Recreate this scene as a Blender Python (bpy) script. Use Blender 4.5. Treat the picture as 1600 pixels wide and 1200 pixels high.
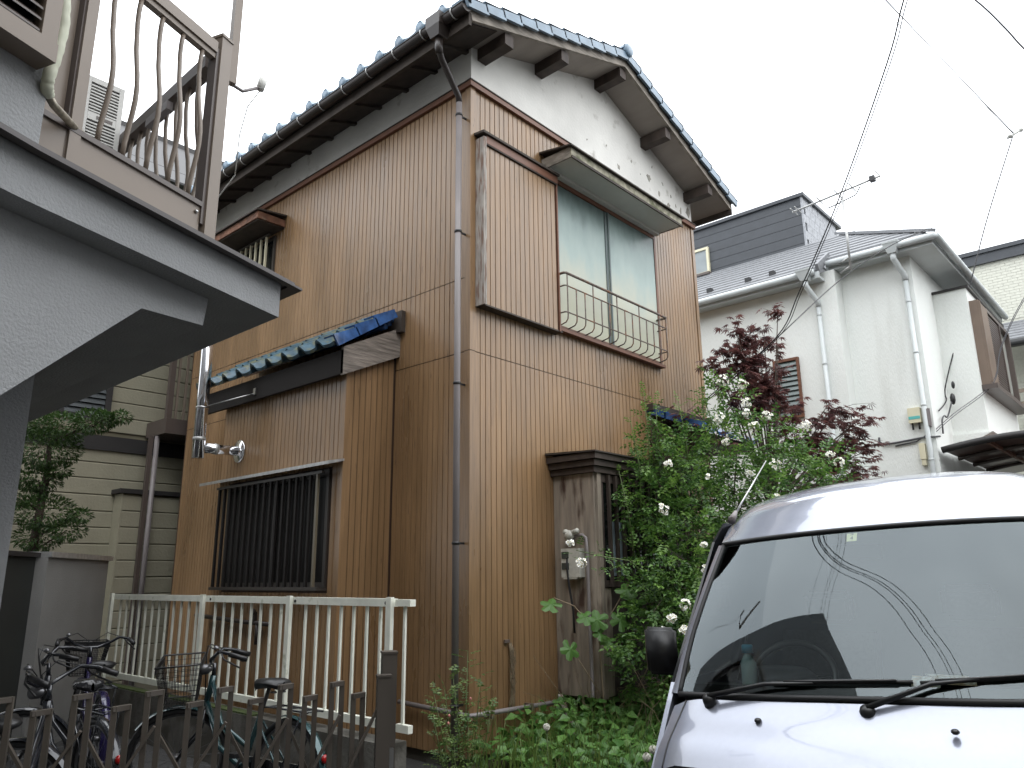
import bpy, bmesh, math, random
from math import radians as rad, sin, cos, pi, sqrt
from mathutils import Vector as V, Matrix, noise
random.seed(7)
S = bpy.context.scene
for o in list(bpy.data.objects): bpy.data.objects.remove(o)
COL = S.collection
# ------------------------------------------------------------------ camera
YAW, PIT, ROL = rad(41.925), rad(14.166), rad(-0.612)
cd = bpy.data.cameras.new('camera'); cam = bpy.data.objects.new('camera', cd); COL.objects.link(cam)
F = V((cos(YAW)*cos(PIT), sin(YAW)*cos(PIT), sin(PIT)))
R0 = V((sin(YAW), -cos(YAW), 0)); U0 = R0.cross(F)
Rr = R0*cos(ROL)+U0*sin(ROL); Ur = U0*cos(ROL)-R0*sin(ROL)
m = Matrix((Rr, Ur, -F)).transposed().to_4x4(); m.translation = (0, 0, 1.5)
cam.matrix_world = m
cd.sensor_width = 36; cd.lens = 1194.0/1600*36; cd.clip_start = .05; cd.clip_end = 800
S.camera = cam
# ------------------------------------------------------------------ overcast sky
w = bpy.data.worlds.new('World'); S.world = w; w.use_nodes = True
nt = w.node_tree; nt.nodes.clear()
out = nt.nodes.new('ShaderNodeOutputWorld'); bg = nt.nodes.new('ShaderNodeBackground')
sky = nt.nodes.new('ShaderNodeTexSky'); sky.sky_type = 'NISHITA'; sky.sun_disc = False
SUN_EL, SUN_AZ = rad(58), rad(200)
sky.sun_elevation = SUN_EL; sky.sun_rotation = SUN_AZ; sky.dust_density = 4
tc = nt.nodes.new('ShaderNodeTexCoord'); nz = nt.nodes.new('ShaderNodeTexNoise')
nz.inputs['Scale'].default_value = 1.6; nz.inputs['Detail'].default_value = 5
ramp = nt.nodes.new('ShaderNodeValToRGB')
ramp.color_ramp.elements[0].position = .3; ramp.color_ramp.elements[0].color = (22, 23, 24.2, 1)
ramp.color_ramp.elements[1].position = .75; ramp.color_ramp.elements[1].color = (30, 31, 32, 1)
mx = nt.nodes.new('ShaderNodeMixRGB'); mx.inputs[0].default_value = .92
nt.links.new(tc.outputs['Generated'], nz.inputs['Vector']); nt.links.new(nz.outputs['Fac'], ramp.inputs[0])
nt.links.new(sky.outputs[0], mx.inputs[1]); nt.links.new(ramp.outputs[0], mx.inputs[2])
spz = nt.nodes.new('ShaderNodeSeparateXYZ'); nt.links.new(tc.outputs['Generated'], spz.inputs[0])
mrz = nt.nodes.new('ShaderNodeMapRange'); mrz.inputs[1].default_value = 0; mrz.inputs[2].default_value = 1; mrz.inputs[3].default_value = .62; mrz.inputs[4].default_value = 1.5
nt.links.new(spz.outputs['Z'], mrz.inputs[0]); vm = nt.nodes.new('ShaderNodeVectorMath'); vm.operation = 'SCALE'
nt.links.new(mx.outputs[0], vm.inputs[0]); nt.links.new(mrz.outputs[0], vm.inputs['Scale']); nt.links.new(vm.outputs[0], bg.inputs[0]); bg.inputs[1].default_value = .05
nt.links.new(bg.outputs[0], out.inputs[0])
sd = bpy.data.lights.new('sun', 'SUN'); sd.energy = .7; sd.angle = rad(120); sd.color = (1, .97, .92)
so = bpy.data.objects.new('sun', sd); COL.objects.link(so)
so.rotation_euler = (V((cos(rad(250))*cos(SUN_EL), sin(rad(250))*cos(SUN_EL), sin(SUN_EL)))).to_track_quat('Z', 'Y').to_euler()
S.view_settings.view_transform = 'Standard'; S.view_settings.look = 'None'
S.view_settings.exposure = 1.1; S.view_settings.gamma = 1
S.render.engine = 'CYCLES'
S.cycles.max_bounces = 6; S.cycles.transparent_max_bounces = 12

# ------------------------------------------------------------------ materials
MC = {}
def mat(name, col, rough=.6, metal=0, var=.12, vs=3, sc=(1, 1, 1), bump=0, bs=60, coat=0, blot=None, bt=.62, bsc=2.5, bsq=(1, 1, 1), spec=.5, bw=.06):
    """procedural surface: base colour with world-position noise, optional blotches of a second colour, optional relief"""
    m = bpy.data.materials.new(name); m.use_nodes = True; n = m.node_tree.nodes; l = m.node_tree.links
    b = n['Principled BSDF']; b.inputs['Roughness'].default_value = rough; b.inputs['Metallic'].default_value = metal
    b.inputs['Coat Weight'].default_value = coat; b.inputs['Specular IOR Level'].default_value = spec
    g = n.new('ShaderNodeNewGeometry'); mp = n.new('ShaderNodeMapping'); mp.inputs['Scale'].default_value = sc
    l.new(g.outputs['Position'], mp.inputs[0])
    t = n.new('ShaderNodeTexNoise'); t.inputs['Scale'].default_value = vs; t.inputs['Detail'].default_value = 6
    l.new(mp.outputs[0], t.inputs['Vector'])
    r = n.new('ShaderNodeValToRGB'); e = r.color_ramp.elements
    e[0].position = .3; e[0].color = (*[c*(1-var) for c in col], 1); e[1].position = .7; e[1].color = (*[c*(1+var) for c in col], 1)
    l.new(t.outputs['Fac'], r.inputs[0]); last = r.outputs[0]
    if blot:
        m2 = n.new('ShaderNodeMapping'); m2.inputs['Scale'].default_value = bsq; l.new(g.outputs['Position'], m2.inputs[0])
        t2 = n.new('ShaderNodeTexNoise'); t2.inputs['Scale'].default_value = bsc; t2.inputs['Detail'].default_value = 8
        l.new(m2.outputs[0], t2.inputs['Vector'])
        mr = n.new('ShaderNodeMapRange'); mr.inputs[1].default_value = bt-bw; mr.inputs[2].default_value = bt+bw
        l.new(t2.outputs['Fac'], mr.inputs[0])
        mm = n.new('ShaderNodeMixRGB'); l.new(mr.outputs[0], mm.inputs[0]); l.new(last, mm.inputs[1]); mm.inputs[2].default_value = (*blot, 1); last = mm.outputs[0]
    if name.startswith('siding_brown'):
        m4 = n.new('ShaderNodeMapping'); m4.inputs['Scale'].default_value = (1, 1, .22); l.new(g.outputs['Position'], m4.inputs[0])
        t4 = n.new('ShaderNodeTexNoise'); t4.inputs['Scale'].default_value = 2.6; t4.inputs['Detail'].default_value = 5; l.new(m4.outputs[0], t4.inputs['Vector'])
        r4 = n.new('ShaderNodeMapRange'); r4.inputs[1].default_value = .3; r4.inputs[2].default_value = .7; r4.inputs[3].default_value = .74; r4.inputs[4].default_value = 1.18; l.new(t4.outputs['Fac'], r4.inputs[0])
        v4 = n.new('ShaderNodeVectorMath'); v4.operation = 'SCALE'; l.new(last, v4.inputs[0]); l.new(r4.outputs[0], v4.inputs['Scale']); last = v4.outputs[0]
        r5 = n.new('ShaderNodeMapRange'); r5.inputs[1].default_value = .3; r5.inputs[2].default_value = .7; r5.inputs[3].default_value = .25; r5.inputs[4].default_value = .42; l.new(t4.outputs['Fac'], r5.inputs[0]); l.new(r5.outputs[0], b.inputs['Roughness'])
    l.new(last, b.inputs['Base Color'])
    if bump:
        t3 = n.new('ShaderNodeTexNoise'); t3.inputs['Scale'].default_value = bs; t3.inputs['Detail'].default_value = 3
        l.new(mp.outputs[0], t3.inputs['Vector'])
        bp = n.new('ShaderNodeBump'); bp.inputs['Strength'].default_value = bump; bp.inputs['Distance'].default_value = .01
        l.new(t3.outputs['Fac'], bp.inputs['Height']); l.new(bp.outputs[0], b.inputs['Normal'])
    MC[name] = m; return m
def leafmat(name, c0, c1, trans=.3, rough=.45):
    m = bpy.data.materials.new(name); m.use_nodes = True; n = m.node_tree.nodes; l = m.node_tree.links
    b = n['Principled BSDF']; b.inputs['Roughness'].default_value = rough
    g = n.new('ShaderNodeNewGeometry'); r = n.new('ShaderNodeValToRGB'); e = r.color_ramp.elements
    e[0].color = (*c0, 1); e[1].color = (*c1, 1); l.new(g.outputs['Random Per Island'], r.inputs[0]); l.new(r.outputs[0], b.inputs['Base Color'])
    tr = n.new('ShaderNodeBsdfTranslucent'); l.new(r.outputs[0], tr.inputs[0]); mx = n.new('ShaderNodeMixShader'); mx.inputs[0].default_value = trans
    l.new(b.outputs[0], mx.inputs[1]); l.new(tr.outputs[0], mx.inputs[2]); l.new(mx.outputs[0], n['Material Output'].inputs[0])
    return m
def glassmat(name, tint, ior=1.5, gloss=1):
    """thin pane: clear tinted transmission plus Fresnel reflection"""
    m = bpy.data.materials.new(name); m.use_nodes = True; n = m.node_tree.nodes; l = m.node_tree.links; n.remove(n['Principled BSDF'])
    t = n.new('ShaderNodeBsdfTransparent'); t.inputs[0].default_value = (*tint, 1)
    g = n.new('ShaderNodeBsdfGlossy'); g.inputs['Roughness'].default_value = .015; g.inputs[0].default_value = (.86, .96, 1.0, 1)
    f = n.new('ShaderNodeFresnel'); f.inputs[0].default_value = ior; x = n.new('ShaderNodeMixShader')
    l.new(f.outputs[0], x.inputs[0]); l.new(t.outputs[0], x.inputs[1]); l.new(g.outputs[0], x.inputs[2]); l.new(x.outputs[0], n['Material Output'].inputs[0])
    return m
SID = mat('siding_brown', (.255, .153, .075), .32, var=.15, vs=26, sc=(1.6, 1.6, .09), bump=.18, bs=60, blot=(.11, .065, .036), bt=.7, bsc=38, bsq=(1.3, 1.3, .16), spec=.65)
SIDB = mat('siding_backing', (.04, .02, .012), .7)
TRIM = mat('trim_redbrown', (.15, .062, .034), .5, vs=9)
PLA = mat('old_plaster', (.68, .67, .635), .85, var=.14, vs=1.4, bump=.35, bs=30, blot=(.33, .31, .27), bt=.69, bsc=3.3)
PLS = mat('plaster_patch', (.30, .285, .25), .9, var=.3, vs=20)
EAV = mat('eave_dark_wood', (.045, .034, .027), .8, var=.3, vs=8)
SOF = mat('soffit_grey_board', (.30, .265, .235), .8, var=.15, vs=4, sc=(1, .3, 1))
BRG = mat('weathered_bargeboard', (.27, .24, .205), .8, var=.35, vs=12, sc=(.4, 1, 3), bump=.3, bs=30)
TIL = mat('roof_tile_grey', (.14, .205, .27), .3, var=.2, vs=8)
TILB = mat('roof_tile_blue', (.03, .095, .26), .18, var=.5, vs=9, coat=.4)
TILG = mat('roof_tile_greenish', (.05, .10, .135), .3, var=.45, vs=12, blot=(.13, .14, .09), bt=.56, bsc=9)
GUT = mat('gutter_darkbrown', (.032, .024, .021), .4, vs=6)
DSP = mat('downpipe_grey', (.19, .17, .168), .42, var=.08)
WOODOLD = mat('weathered_plywood', (.27, .225, .18), .85, var=.35, vs=14, sc=(1, 1, .12), bump=.5, bs=40, blot=(.06, .032, .022), bt=.60, bsc=5, bsq=(1.5, 1.5, .35))
WOODPEEL = mat('peeling_paint_wood', (.34, .31, .28), .85, var=.3, vs=30, sc=(1, 1, .2), blot=(.19, .12, .09), bt=.56, bsc=26, bsq=(1.5, 1.5, .2), bump=.5, bs=70)
DKW = mat('dark_wood', (.05, .036, .029), .7, var=.3, vs=10, sc=(1, 1, .2))
VERG = mat('verge_wood', (.21, .18, .155), .85, var=.45, vs=18, sc=(.25, .25, 2.5), bump=.5, bs=40)
AWN = mat('awning_white_board', (.52, .51, .47), .7, var=.08, vs=2)
AWNE = mat('awning_mossy_edge', (.30, .28, .21), .8, var=.4, vs=14, blot=(.11, .115, .06), bt=.6, bsc=6)
RUST = mat('rusty_iron', (.13, .10, .085), .7, var=.4, vs=25, blot=(.20, .085, .04), bt=.6, bsc=9)
BLK = mat('black_plastic', (.012, .012, .013), .4, var=.1)
DGL = mat('dark_window_glass', (.010, .011, .012), .08, var=.2, spec=.35)
ALUD = mat('dark_bronze_aluminium', (.045, .038, .032), .45, var=.1)
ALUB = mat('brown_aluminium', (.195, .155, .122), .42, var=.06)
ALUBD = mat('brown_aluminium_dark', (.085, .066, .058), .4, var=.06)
CHR = mat('chrome_flue', (.78, .78, .80), .12, 1, var=.06, vs=14)
ALUS = mat('dull_aluminium', (.42, .42, .41), .4, .5, var=.2, vs=20)
STU = mat('grey_stucco', (.275, .28, .285), .88, var=.08, vs=3, bump=.45, bs=85)
FLASH = mat('brown_flashing', (.05, .04, .038), .4, var=.1)
WHF = mat('white_fence_paint', (.74, .75, .66), .45, var=.1, vs=7, blot=(.42, .44, .33), bt=.68, bsc=7)
CONC = mat('stained_concrete', (.10, .095, .082), .9, var=.3, vs=5, bump=.5, bs=40, blot=(.055, .05, .04), bt=.52, bsc=4)
MOSS = mat('moss', (.05, .07, .018), .95, var=.5, vs=40, bump=.8, bs=60)
GWAL = mat('grey_garden_wall', (.24, .235, .225), .85, var=.06, vs=3, bump=.5, bs=120)
BEI = mat('beige_siding', (.30, .28, .205), .7, var=.06, vs=4, bump=.35, bs=30)
BEIM = mat('beige_mortar', (.2, .18, .12), .8)
DBND = mat('dark_band', (.022, .02, .02), .6)
SLT = mat('blue_slate', (.05, .053, .062), .9, spec=.08, var=.2, vs=10)
WHW = mat('white_render', (.74, .76, .73), .8, var=.04, vs=1.2, sc=(1, 1, .3), bump=.7, bs=55, blot=(.56, .57, .53), bt=.70, bsc=2.2, bsq=(1, 1, .14), bw=.12)
WHP = mat('white_pvc', (.50, .53, .53), .4, var=.05)
RFD = mat('dark_slate_roof', (.17, .175, .185), .55, var=.15, vs=10)
DORM = mat('dormer_dark', (.042, .047, .055), .5, var=.12, vs=6)
SLTL = mat('light_slate', (.30, .31, .33), .6, var=.18, vs=14)
CRM = mat('cream_tile_wall', (.56, .56, .49), .7, var=.06, vs=12, bump=.4, bs=50)
VAN = mat('silver_paint', (.30, .32, .385), .26, .35, var=.02, vs=40, coat=1)
RUB = mat('rubber', (.015, .015, .016), .6, var=.1)
STEEL = mat('steel', (.5, .5, .5), .3, 1, var=.1)
CRM_P = mat('cream_plastic', (.62, .58, .42), .5, var=.08)
GRYP = mat('aged_grey_plastic', (.47, .46, .41), .5, var=.15, vs=20, blot=(.2, .19, .15), bt=.63, bsc=14)
WIRE = mat('cable_black', (.02, .02, .022), .6)
WIREG = mat('cable_grey', (.055, .055, .06), .6)
GATE = mat('gate_dark_bronze', (.075, .064, .054), .4, var=.1)
KBAR = mat('window_bar_dark', (.014, .012, .011), .6, spec=.25)
KBRS = mat('brass_bar', (.13, .11, .075), .4)
ASP = mat('asphalt', (.04, .039, .038), .9, var=.25, vs=30, bump=.8, bs=120)
SOIL = mat('soil', (.06, .045, .028), .95, var=.4, vs=12, bump=.8, bs=40)
BARK = mat('bark', (.06, .045, .033), .9, var=.3, vs=12, bump=.5, bs=40)
STEMG = mat('green_stem', (.09, .13, .04), .6, var=.2)
DRYS = mat('dry_stem', (.22, .17, .11), .9, var=.3)
FLW = mat('white_petal', (.82, .82, .76), .6, var=.05)
PNK = mat('pink_bud', (.45, .17, .15), .6)
FLC = mat('flower_centre', (.55, .42, .1), .7)
REDR = mat('red_reflector', (.28, .006, .006), .15, var=.1)
ORR = mat('orange_reflector', (.7, .12, .02), .15, var=.1)
PURP = mat('purple_frame_paint', (.014, .010, .05), .25, .2, coat=.6)
TEAL = mat('teal_frame_paint', (.018, .055, .06), .25, .3, coat=.6)
DKBL = mat('black_frame_paint', (.015, .017, .022), .25, .2, coat=.6)
LGRY = mat('grey_foam', (.45, .45, .42), .6)
SEATF = mat('seat_fabric', (.05, .05, .055), .9, var=.2, vs=60)
DASH = mat('dashboard_grey', (.035, .036, .04), .6)
BLUEC = mat('bottle_cap_blue', (.03, .32, .5), .35)
STKC = mat('sticker_cream', (.93, .88, .55), .5, var=.04)
INK = mat('sticker_ink', (.05, .05, .03), .6)
TEALP = mat('teal_label', (.10, .42, .40), .5)
WHITE = mat('white_plastic', (.7, .7, .66), .5)
DANDL = mat('seed_fluff', (.72, .70, .62), .9)
GLASS = glassmat('clear_glass', (.72, .80, .78))
WSH = glassmat('windshield_glass', (.74, .82, .80), 1.72)
LROSE = leafmat('rose_leaf', (.022, .07, .015), (.135, .26, .052), .3)
LYEL = leafmat('young_leaf', (.09, .19, .03), (.2, .33, .07), .4)
LMAP = leafmat('maple_leaf', (.085, .042, .045), (.20, .085, .075), .4)
LGC = leafmat('groundcover_leaf', (.04, .12, .02), (.13, .27, .06), .35)
LDK = leafmat('dark_shrub_leaf', (.03, .07, .018), (.07, .125, .03), .25)
LGR = leafmat('grass_blade', (.07, .14, .025), (.17, .24, .06), .3)
# upstairs window glazing: dirt and sky reflection painted in, dark teal top to cream sill
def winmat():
    m = mat('stain_and_sky_pane', (.5, .5, .42), .3, var=.08, spec=.3); n = m.node_tree.nodes; l = m.node_tree.links; b = n['Principled BSDF']
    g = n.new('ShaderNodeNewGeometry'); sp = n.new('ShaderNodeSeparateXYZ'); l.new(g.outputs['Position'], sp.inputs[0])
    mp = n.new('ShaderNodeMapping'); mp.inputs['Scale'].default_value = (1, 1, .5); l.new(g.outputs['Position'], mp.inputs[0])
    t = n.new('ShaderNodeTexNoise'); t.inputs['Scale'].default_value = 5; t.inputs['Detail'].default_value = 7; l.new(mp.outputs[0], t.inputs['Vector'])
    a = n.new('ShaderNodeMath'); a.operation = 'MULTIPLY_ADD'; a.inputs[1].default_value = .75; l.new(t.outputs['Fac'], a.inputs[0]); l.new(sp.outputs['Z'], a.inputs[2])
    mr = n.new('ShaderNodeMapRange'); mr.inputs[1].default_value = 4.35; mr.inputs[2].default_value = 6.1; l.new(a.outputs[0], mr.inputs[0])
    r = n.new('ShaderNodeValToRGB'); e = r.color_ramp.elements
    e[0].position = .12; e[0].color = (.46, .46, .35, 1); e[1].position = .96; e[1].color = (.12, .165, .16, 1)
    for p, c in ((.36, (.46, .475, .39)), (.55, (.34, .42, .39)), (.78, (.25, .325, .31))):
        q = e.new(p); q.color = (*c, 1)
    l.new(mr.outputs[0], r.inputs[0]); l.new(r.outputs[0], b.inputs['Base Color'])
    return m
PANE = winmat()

# ------------------------------------------------------------------ mesh helpers
class G:
    """collects shapes and links them as ONE mesh object"""
    def __init__(s): s.v = []; s.f = []; s.sm = []
    def add(s, vs, fs, smooth=False):
        k = len(s.v); s.v += [tuple(v) for v in vs]; s.f += [[i+k for i in f] for f in fs]; s.sm += [smooth]*len(fs); return s
    def box(s, a, b):
        x0, y0, z0 = [min(p, q) for p, q in zip(a, b)]; x1, y1, z1 = [max(p, q) for p, q in zip(a, b)]
        return s.add([(x0,y0,z0),(x1,y0,z0),(x1,y1,z0),(x0,y1,z0),(x0,y0,z1),(x1,y0,z1),(x1,y1,z1),(x0,y1,z1)],
                     [(0,3,2,1),(4,5,6,7),(0,1,5,4),(1,2,6,5),(2,3,7,6),(3,0,4,7)])
    def obox(s, c, ax, ay, az):
        c, ax, ay, az = V(c), V(ax), V(ay), V(az)
        vs = [c+ax*i+ay*j+az*k for k in (-1,1) for i, j in ((-1,-1),(1,-1),(1,1),(-1,1))]
        return s.add(vs, [(0,3,2,1),(4,5,6,7),(0,1,5,4),(1,2,6,5),(2,3,7,6),(3,0,4,7)])
    def bar(s, p, q, w, h, up=(0, 0, 1)):
        p, q = V(p), V(q); d = (q-p).normalized(); sd = d.cross(V(up))
        if sd.length < 1e-4: sd = d.cross(V((0, 1, 0)))
        sd.normalize(); u = sd.cross(d)
        return s.obox((p+q)/2, d*((q-p).length/2), sd*(w/2), u*(h/2))
    def prism(s, poly, vec):
        poly = [V(p) for p in poly]; vec = V(vec); n = len(poly)
        vs = poly+[p+vec for p in poly]
        return s.add(vs, [tuple(range(n))[::-1], tuple(range(n, 2*n))]+[(i, (i+1) % n, n+(i+1) % n, n+i) for i in range(n)])
    def tube(s, pts, r, n=8, caps=True):
        pts = [V(p) for p in pts]; rs = r if isinstance(r, (list, tuple)) else [r]*len(pts)
        vs = []; fs = []; ref = None
        for i, p in enumerate(pts):
            d = (pts[min(i+1, len(pts)-1)]-pts[max(i-1, 0)]).normalized()
            if ref is None: ref = d.orthogonal().normalized()
            ref = (ref-d*ref.dot(d))
            if ref.length < 1e-5: ref = d.orthogonal()
            ref.normalize(); b = d.cross(ref)
            vs += [p+(ref*cos(2*pi*k/n)+b*sin(2*pi*k/n))*rs[i] for k in range(n)]
        for i in range(len(pts)-1):
            fs += [(i*n+k, i*n+(k+1) % n, (i+1)*n+(k+1) % n, (i+1)*n+k) for k in range(n)]
        if caps: fs += [tuple(range(n))[::-1], tuple(range((len(pts)-1)*n, len(pts)*n))]
        return s.add(vs, fs, True)
    def lathe(s, c, prof, n=14, axis=(0, 0, 1)):
        a = V(axis).normalized(); x = a.orthogonal().normalized(); y = a.cross(x); c = V(c); vs = []; fs = []
        for r, h in prof: vs += [c+a*h+(x*cos(2*pi*k/n)+y*sin(2*pi*k/n))*r for k in range(n)]
        for i in range(len(prof)-1): fs += [(i*n+k, i*n+(k+1) % n, (i+1)*n+(k+1) % n, (i+1)*n+k) for k in range(n)]
        fs += [tuple(range(n))[::-1], tuple(range((len(prof)-1)*n, len(prof)*n))]
        return s.add(vs, fs, True)
    def grid(s, rows, smooth=True):
        n = len(rows[0]); vs = [p for r in rows for p in r]
        return s.add(vs, [(i*n+j, i*n+j+1, (i+1)*n+j+1, (i+1)*n+j) for i in range(len(rows)-1) for j in range(n-1)], smooth)
    def ball(s, c, r, n=8, m=5, sq=(1, 1, 1)):
        c = V(c); vs = [c+V((0, 0, -r*sq[2]))]; fs = []
        for i in range(1, m):
            t = -pi/2+pi*i/m
            vs += [c+V((r*cos(t)*cos(2*pi*k/n)*sq[0], r*cos(t)*sin(2*pi*k/n)*sq[1], r*sin(t)*sq[2])) for k in range(n)]
        vs.append(c+V((0, 0, r*sq[2]))); L = len(vs)-1
        fs += [(0, 1+(k+1) % n, 1+k) for k in range(n)]
        for i in range(m-2): fs += [(1+i*n+k, 1+i*n+(k+1) % n, 1+(i+1)*n+(k+1) % n, 1+(i+1)*n+k) for k in range(n)]
        b = 1+(m-2)*n; fs += [(b+k, b+(k+1) % n, L) for k in range(n)]
        return s.add(vs, fs, True)
    def torus(s, c, R, r, axis=(0, 1, 0), n=28, k=6, a0=0, a1=2*pi):
        a = V(axis).normalized(); x = a.orthogonal().normalized(); y = a.cross(x); c = V(c)
        full = a1-a0 > 6.28
        pts = [c+(x*cos(t)+y*sin(t))*R for t in [a0+(a1-a0)*i/n for i in range(n+1)]]
        return s.tube(pts, r, k, caps=not full)
    def mesh(s, name, m):
        me = bpy.data.meshes.new(name); me.from_pydata(s.v, [], s.f); me.materials.append(m)
        me.polygons.foreach_set('use_smooth', s.sm); me.update(); return me
def wm(o):
    b = Matrix.LocRotScale(o.location, o.rotation_euler, o.scale)
    return wm(o.parent) @ o.matrix_parent_inverse @ b if o.parent else b
LOCAL = set()
def put(name, me, parent=None, loc=None, local=False):
    o = bpy.data.objects.new(name, me); COL.objects.link(o)
    if parent:
        o.parent = parent
        if not (local or parent.name in LOCAL): o.matrix_parent_inverse = wm(parent).inverted()
        else: LOCAL.add(o.name)
    if loc is not None: o.location = loc
    return o
def pieces(g):
    """groups of shapes that lie well apart (each becomes an object of its own)"""
    n = len(g.v); par = list(range(n))
    def fd(i):
        while par[i] != i: par[i] = par[par[i]]; i = par[i]
        return i
    for f in g.f:
        a = fd(f[0])
        for i in f[1:]:
            b = fd(i)
            if a != b: par[b] = a
    isl = {}
    for i in range(n): isl.setdefault(fd(i), []).append(i)
    if not 1 < len(isl) <= 40: return [g]
    B = [(r_, [min(g.v[i][c] for i in ix) for c in range(3)], [max(g.v[i][c] for i in ix) for c in range(3)]) for r_, ix in isl.items()]
    gr = list(range(len(B)))
    for i in range(len(B)):
        for j in range(i):
            gap = sqrt(sum(max(0, B[i][1][c]-B[j][2][c], B[j][1][c]-B[i][2][c])**2 for c in range(3)))
            if gap < .015:
                a, b = gr[i], gr[j]
                if a != b: gr = [b if x == a else x for x in gr]
    if len(set(gr)) == 1: return [g]
    own = {B[i][0]: gr[i] for i in range(len(B))}; res = []
    for k in sorted(set(gr)):
        h = G(); mp = {}
        for f, sm in zip(g.f, g.sm):
            if own[fd(f[0])] == k:
                for i in f:
                    if i not in mp: mp[i] = len(h.v); h.v.append(g.v[i])
                h.f.append([mp[i] for i in f]); h.sm.append(sm)
        res.append(h)
    return res
WHOLE = ('spokes', 'mesh', 'basket', 'carrier', 'dry_stalks', 'dead_vine', 'canes', 'branches', 'stems', 'siding_boards', 'wall_tiles', 'paper_scraps', 'insulator', 'cable_clamp', 'wall_cable', 'junction_box', 'concrete_base')
def obj(name, g, m, parent=None, **k):
    if name not in WHOLE:
        ps = pieces(g)
        if len(ps) > 1:
            os_ = [obj(name, p, m, parent, **k) for p in ps]; return os_[0]
    me = g.mesh(name, m)
    bm = bmesh.new(); bm.from_mesh(me); bmesh.ops.recalc_face_normals(bm, faces=bm.faces); bm.to_mesh(me); bm.free()
    return put(name, me, parent, **k)
def raw(name, g, m, parent=None, **k): return put(name, g.mesh(name, m), parent, **k)
def thing(name, label, cat, loc=(0, 0, 0), group=None, rz=0, local=False):
    o = bpy.data.objects.new(name, None); COL.objects.link(o); o.location = loc; o.rotation_euler = (0, 0, rz); o.empty_display_size = .1
    o['label'] = label; o['category'] = cat
    if group: o['group'] = group
    if local: LOCAL.add(o.name)
    return o
def tag(o, label, cat, group=None):
    o['label'] = label; o['category'] = cat
    if group: o['group'] = group
    return o
def kind(o, k): o['kind'] = k; return o
def Bx(a, b): return G().box(a, b)

# ------------------------------------------------------------------ ground
g = G().add([(-150,-150,0),(150,-150,0),(150,150,0),(-150,150,0)], [(0,1,2,3)]); kind(raw('ground', g, ASP), 'structure')
g = G().box((3.72, 2.1, .004), (9.0, 4.69, .05)); kind(obj('garden_bed', g, SOIL), 'structure')
g = G().add([(1.9, -1.8, .004), (9, -1.8, .004), (9, 2.05, .004), (1.9, 2.05, .004)], [(0, 1, 2, 3)]); kind(raw('driveway', g, ASP), 'structure')

# ------------------------------------------------------------------ brown house
X0, Y0, X1, Y1 = 4.66, 4.69, 9.05, 10.2
H = thing('brown_house', 'old two-storey house clad in brown vertical grooved siding, with tiled gable roof', 'house', (X0, Y0, 0))
BM = {}
PITCH = .07
def boards(parent, o, u, n, u0, u1, tiers, holes=(), name='siding_board', far=None, mt=SID):
    """vertical boards with bevelled edges and open grooves between them; `far` = u beyond which boards are joined as stuff"""
    o, u, n = V(o), V(u), V(n); fg = G(); k = int(round((u1-u0)/PITCH)); p = (u1-u0)/k
    for i in range(k):
        a = u0+i*p; mid = a+p/2
        for z0, z1 in tiers:
            spans = [(z0, z1)]
            for h0, h1, hz0, hz1 in holes:
                if h0 < mid < h1:
                    ns = []
                    for s0, s1 in spans:
                        if hz1 <= s0 or hz0 >= s1: ns.append((s0, s1)); continue
                        if hz0 > s0+.03: ns.append((s0, hz0))
                        if hz1 < s1-.03: ns.append((hz1, s1))
                    spans = ns
            for s0, s1 in spans:
                h = s1-s0-.003
                W = p-.0045; prof = [(0, -.002), (.0035, .0065), (W-.0035, .0065), (W, -.002)]
                key = (round(p, 4), round(h, 3), tuple(round(c, 3) for c in u), mt.name, name)
                def shape(gg, off):
                    vs = [off+u*x+n*y for x, y in prof]+[off+u*x+n*y+V((0, 0, h)) for x, y in prof]
                    gg.add(vs, [(0,1,5,4),(1,2,6,5),(2,3,7,6),(0,3,2,1),(4,5,6,7)])
                if far is not None and mid > far:
                    shape(fg, o+u*a+V((0, 0, s0))); continue
                if key not in BM:
                    gg = G(); shape(gg, V((0, 0, 0))); me = gg.mesh(name, mt)
                    bm = bmesh.new(); bm.from_mesh(me); bmesh.ops.recalc_face_normals(bm, faces=bm.faces); bm.to_mesh(me); bm.free(); BM[key] = me
                put(name, BM[key], parent, loc=o+u*a+V((0, 0, s0)))
    if fg.f: kind(obj(name+'s', fg, mt, parent), 'stuff')
# core walls behind the boards
obj('wall', Bx((X0+.012, Y0+.012, .1), (X1-.012, Y1, 6.21)), SIDB, H)
obj('foundation', Bx((X0+.04, Y0+.04, 0), (X1-.04, Y1-.04, .1)), CONC, H)
ux, uy = V((1, 0, 0)), V((0, 1, 0))
# street gable side: boards with window hole
boards(H, (X0, Y0+.012, 0), ux, -uy, .07, X1-X0-.07, [(.1, 3.487), (3.493, 6.2)], holes=[(1.14, 3.27, 4.0, 5.74), (1.17, 3.2, .4, 2.5)])
boards(H, (X0+.012, Y0, 0), uy, -ux, .07, Y1-Y0-.03, [(.1, 3.487), (3.493, 4.207), (4.213, 6.2)], holes=[(1.04, 3.32, -1, 3.66), (3.48, 4.9, 4.8, 5.75)], far=2.86)
boards(H, (X1-.012, Y0, 0), uy, ux, .07, Y1-Y0-.03, [(.1, 3.487), (3.493, 6.2)], far=-1)
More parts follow.
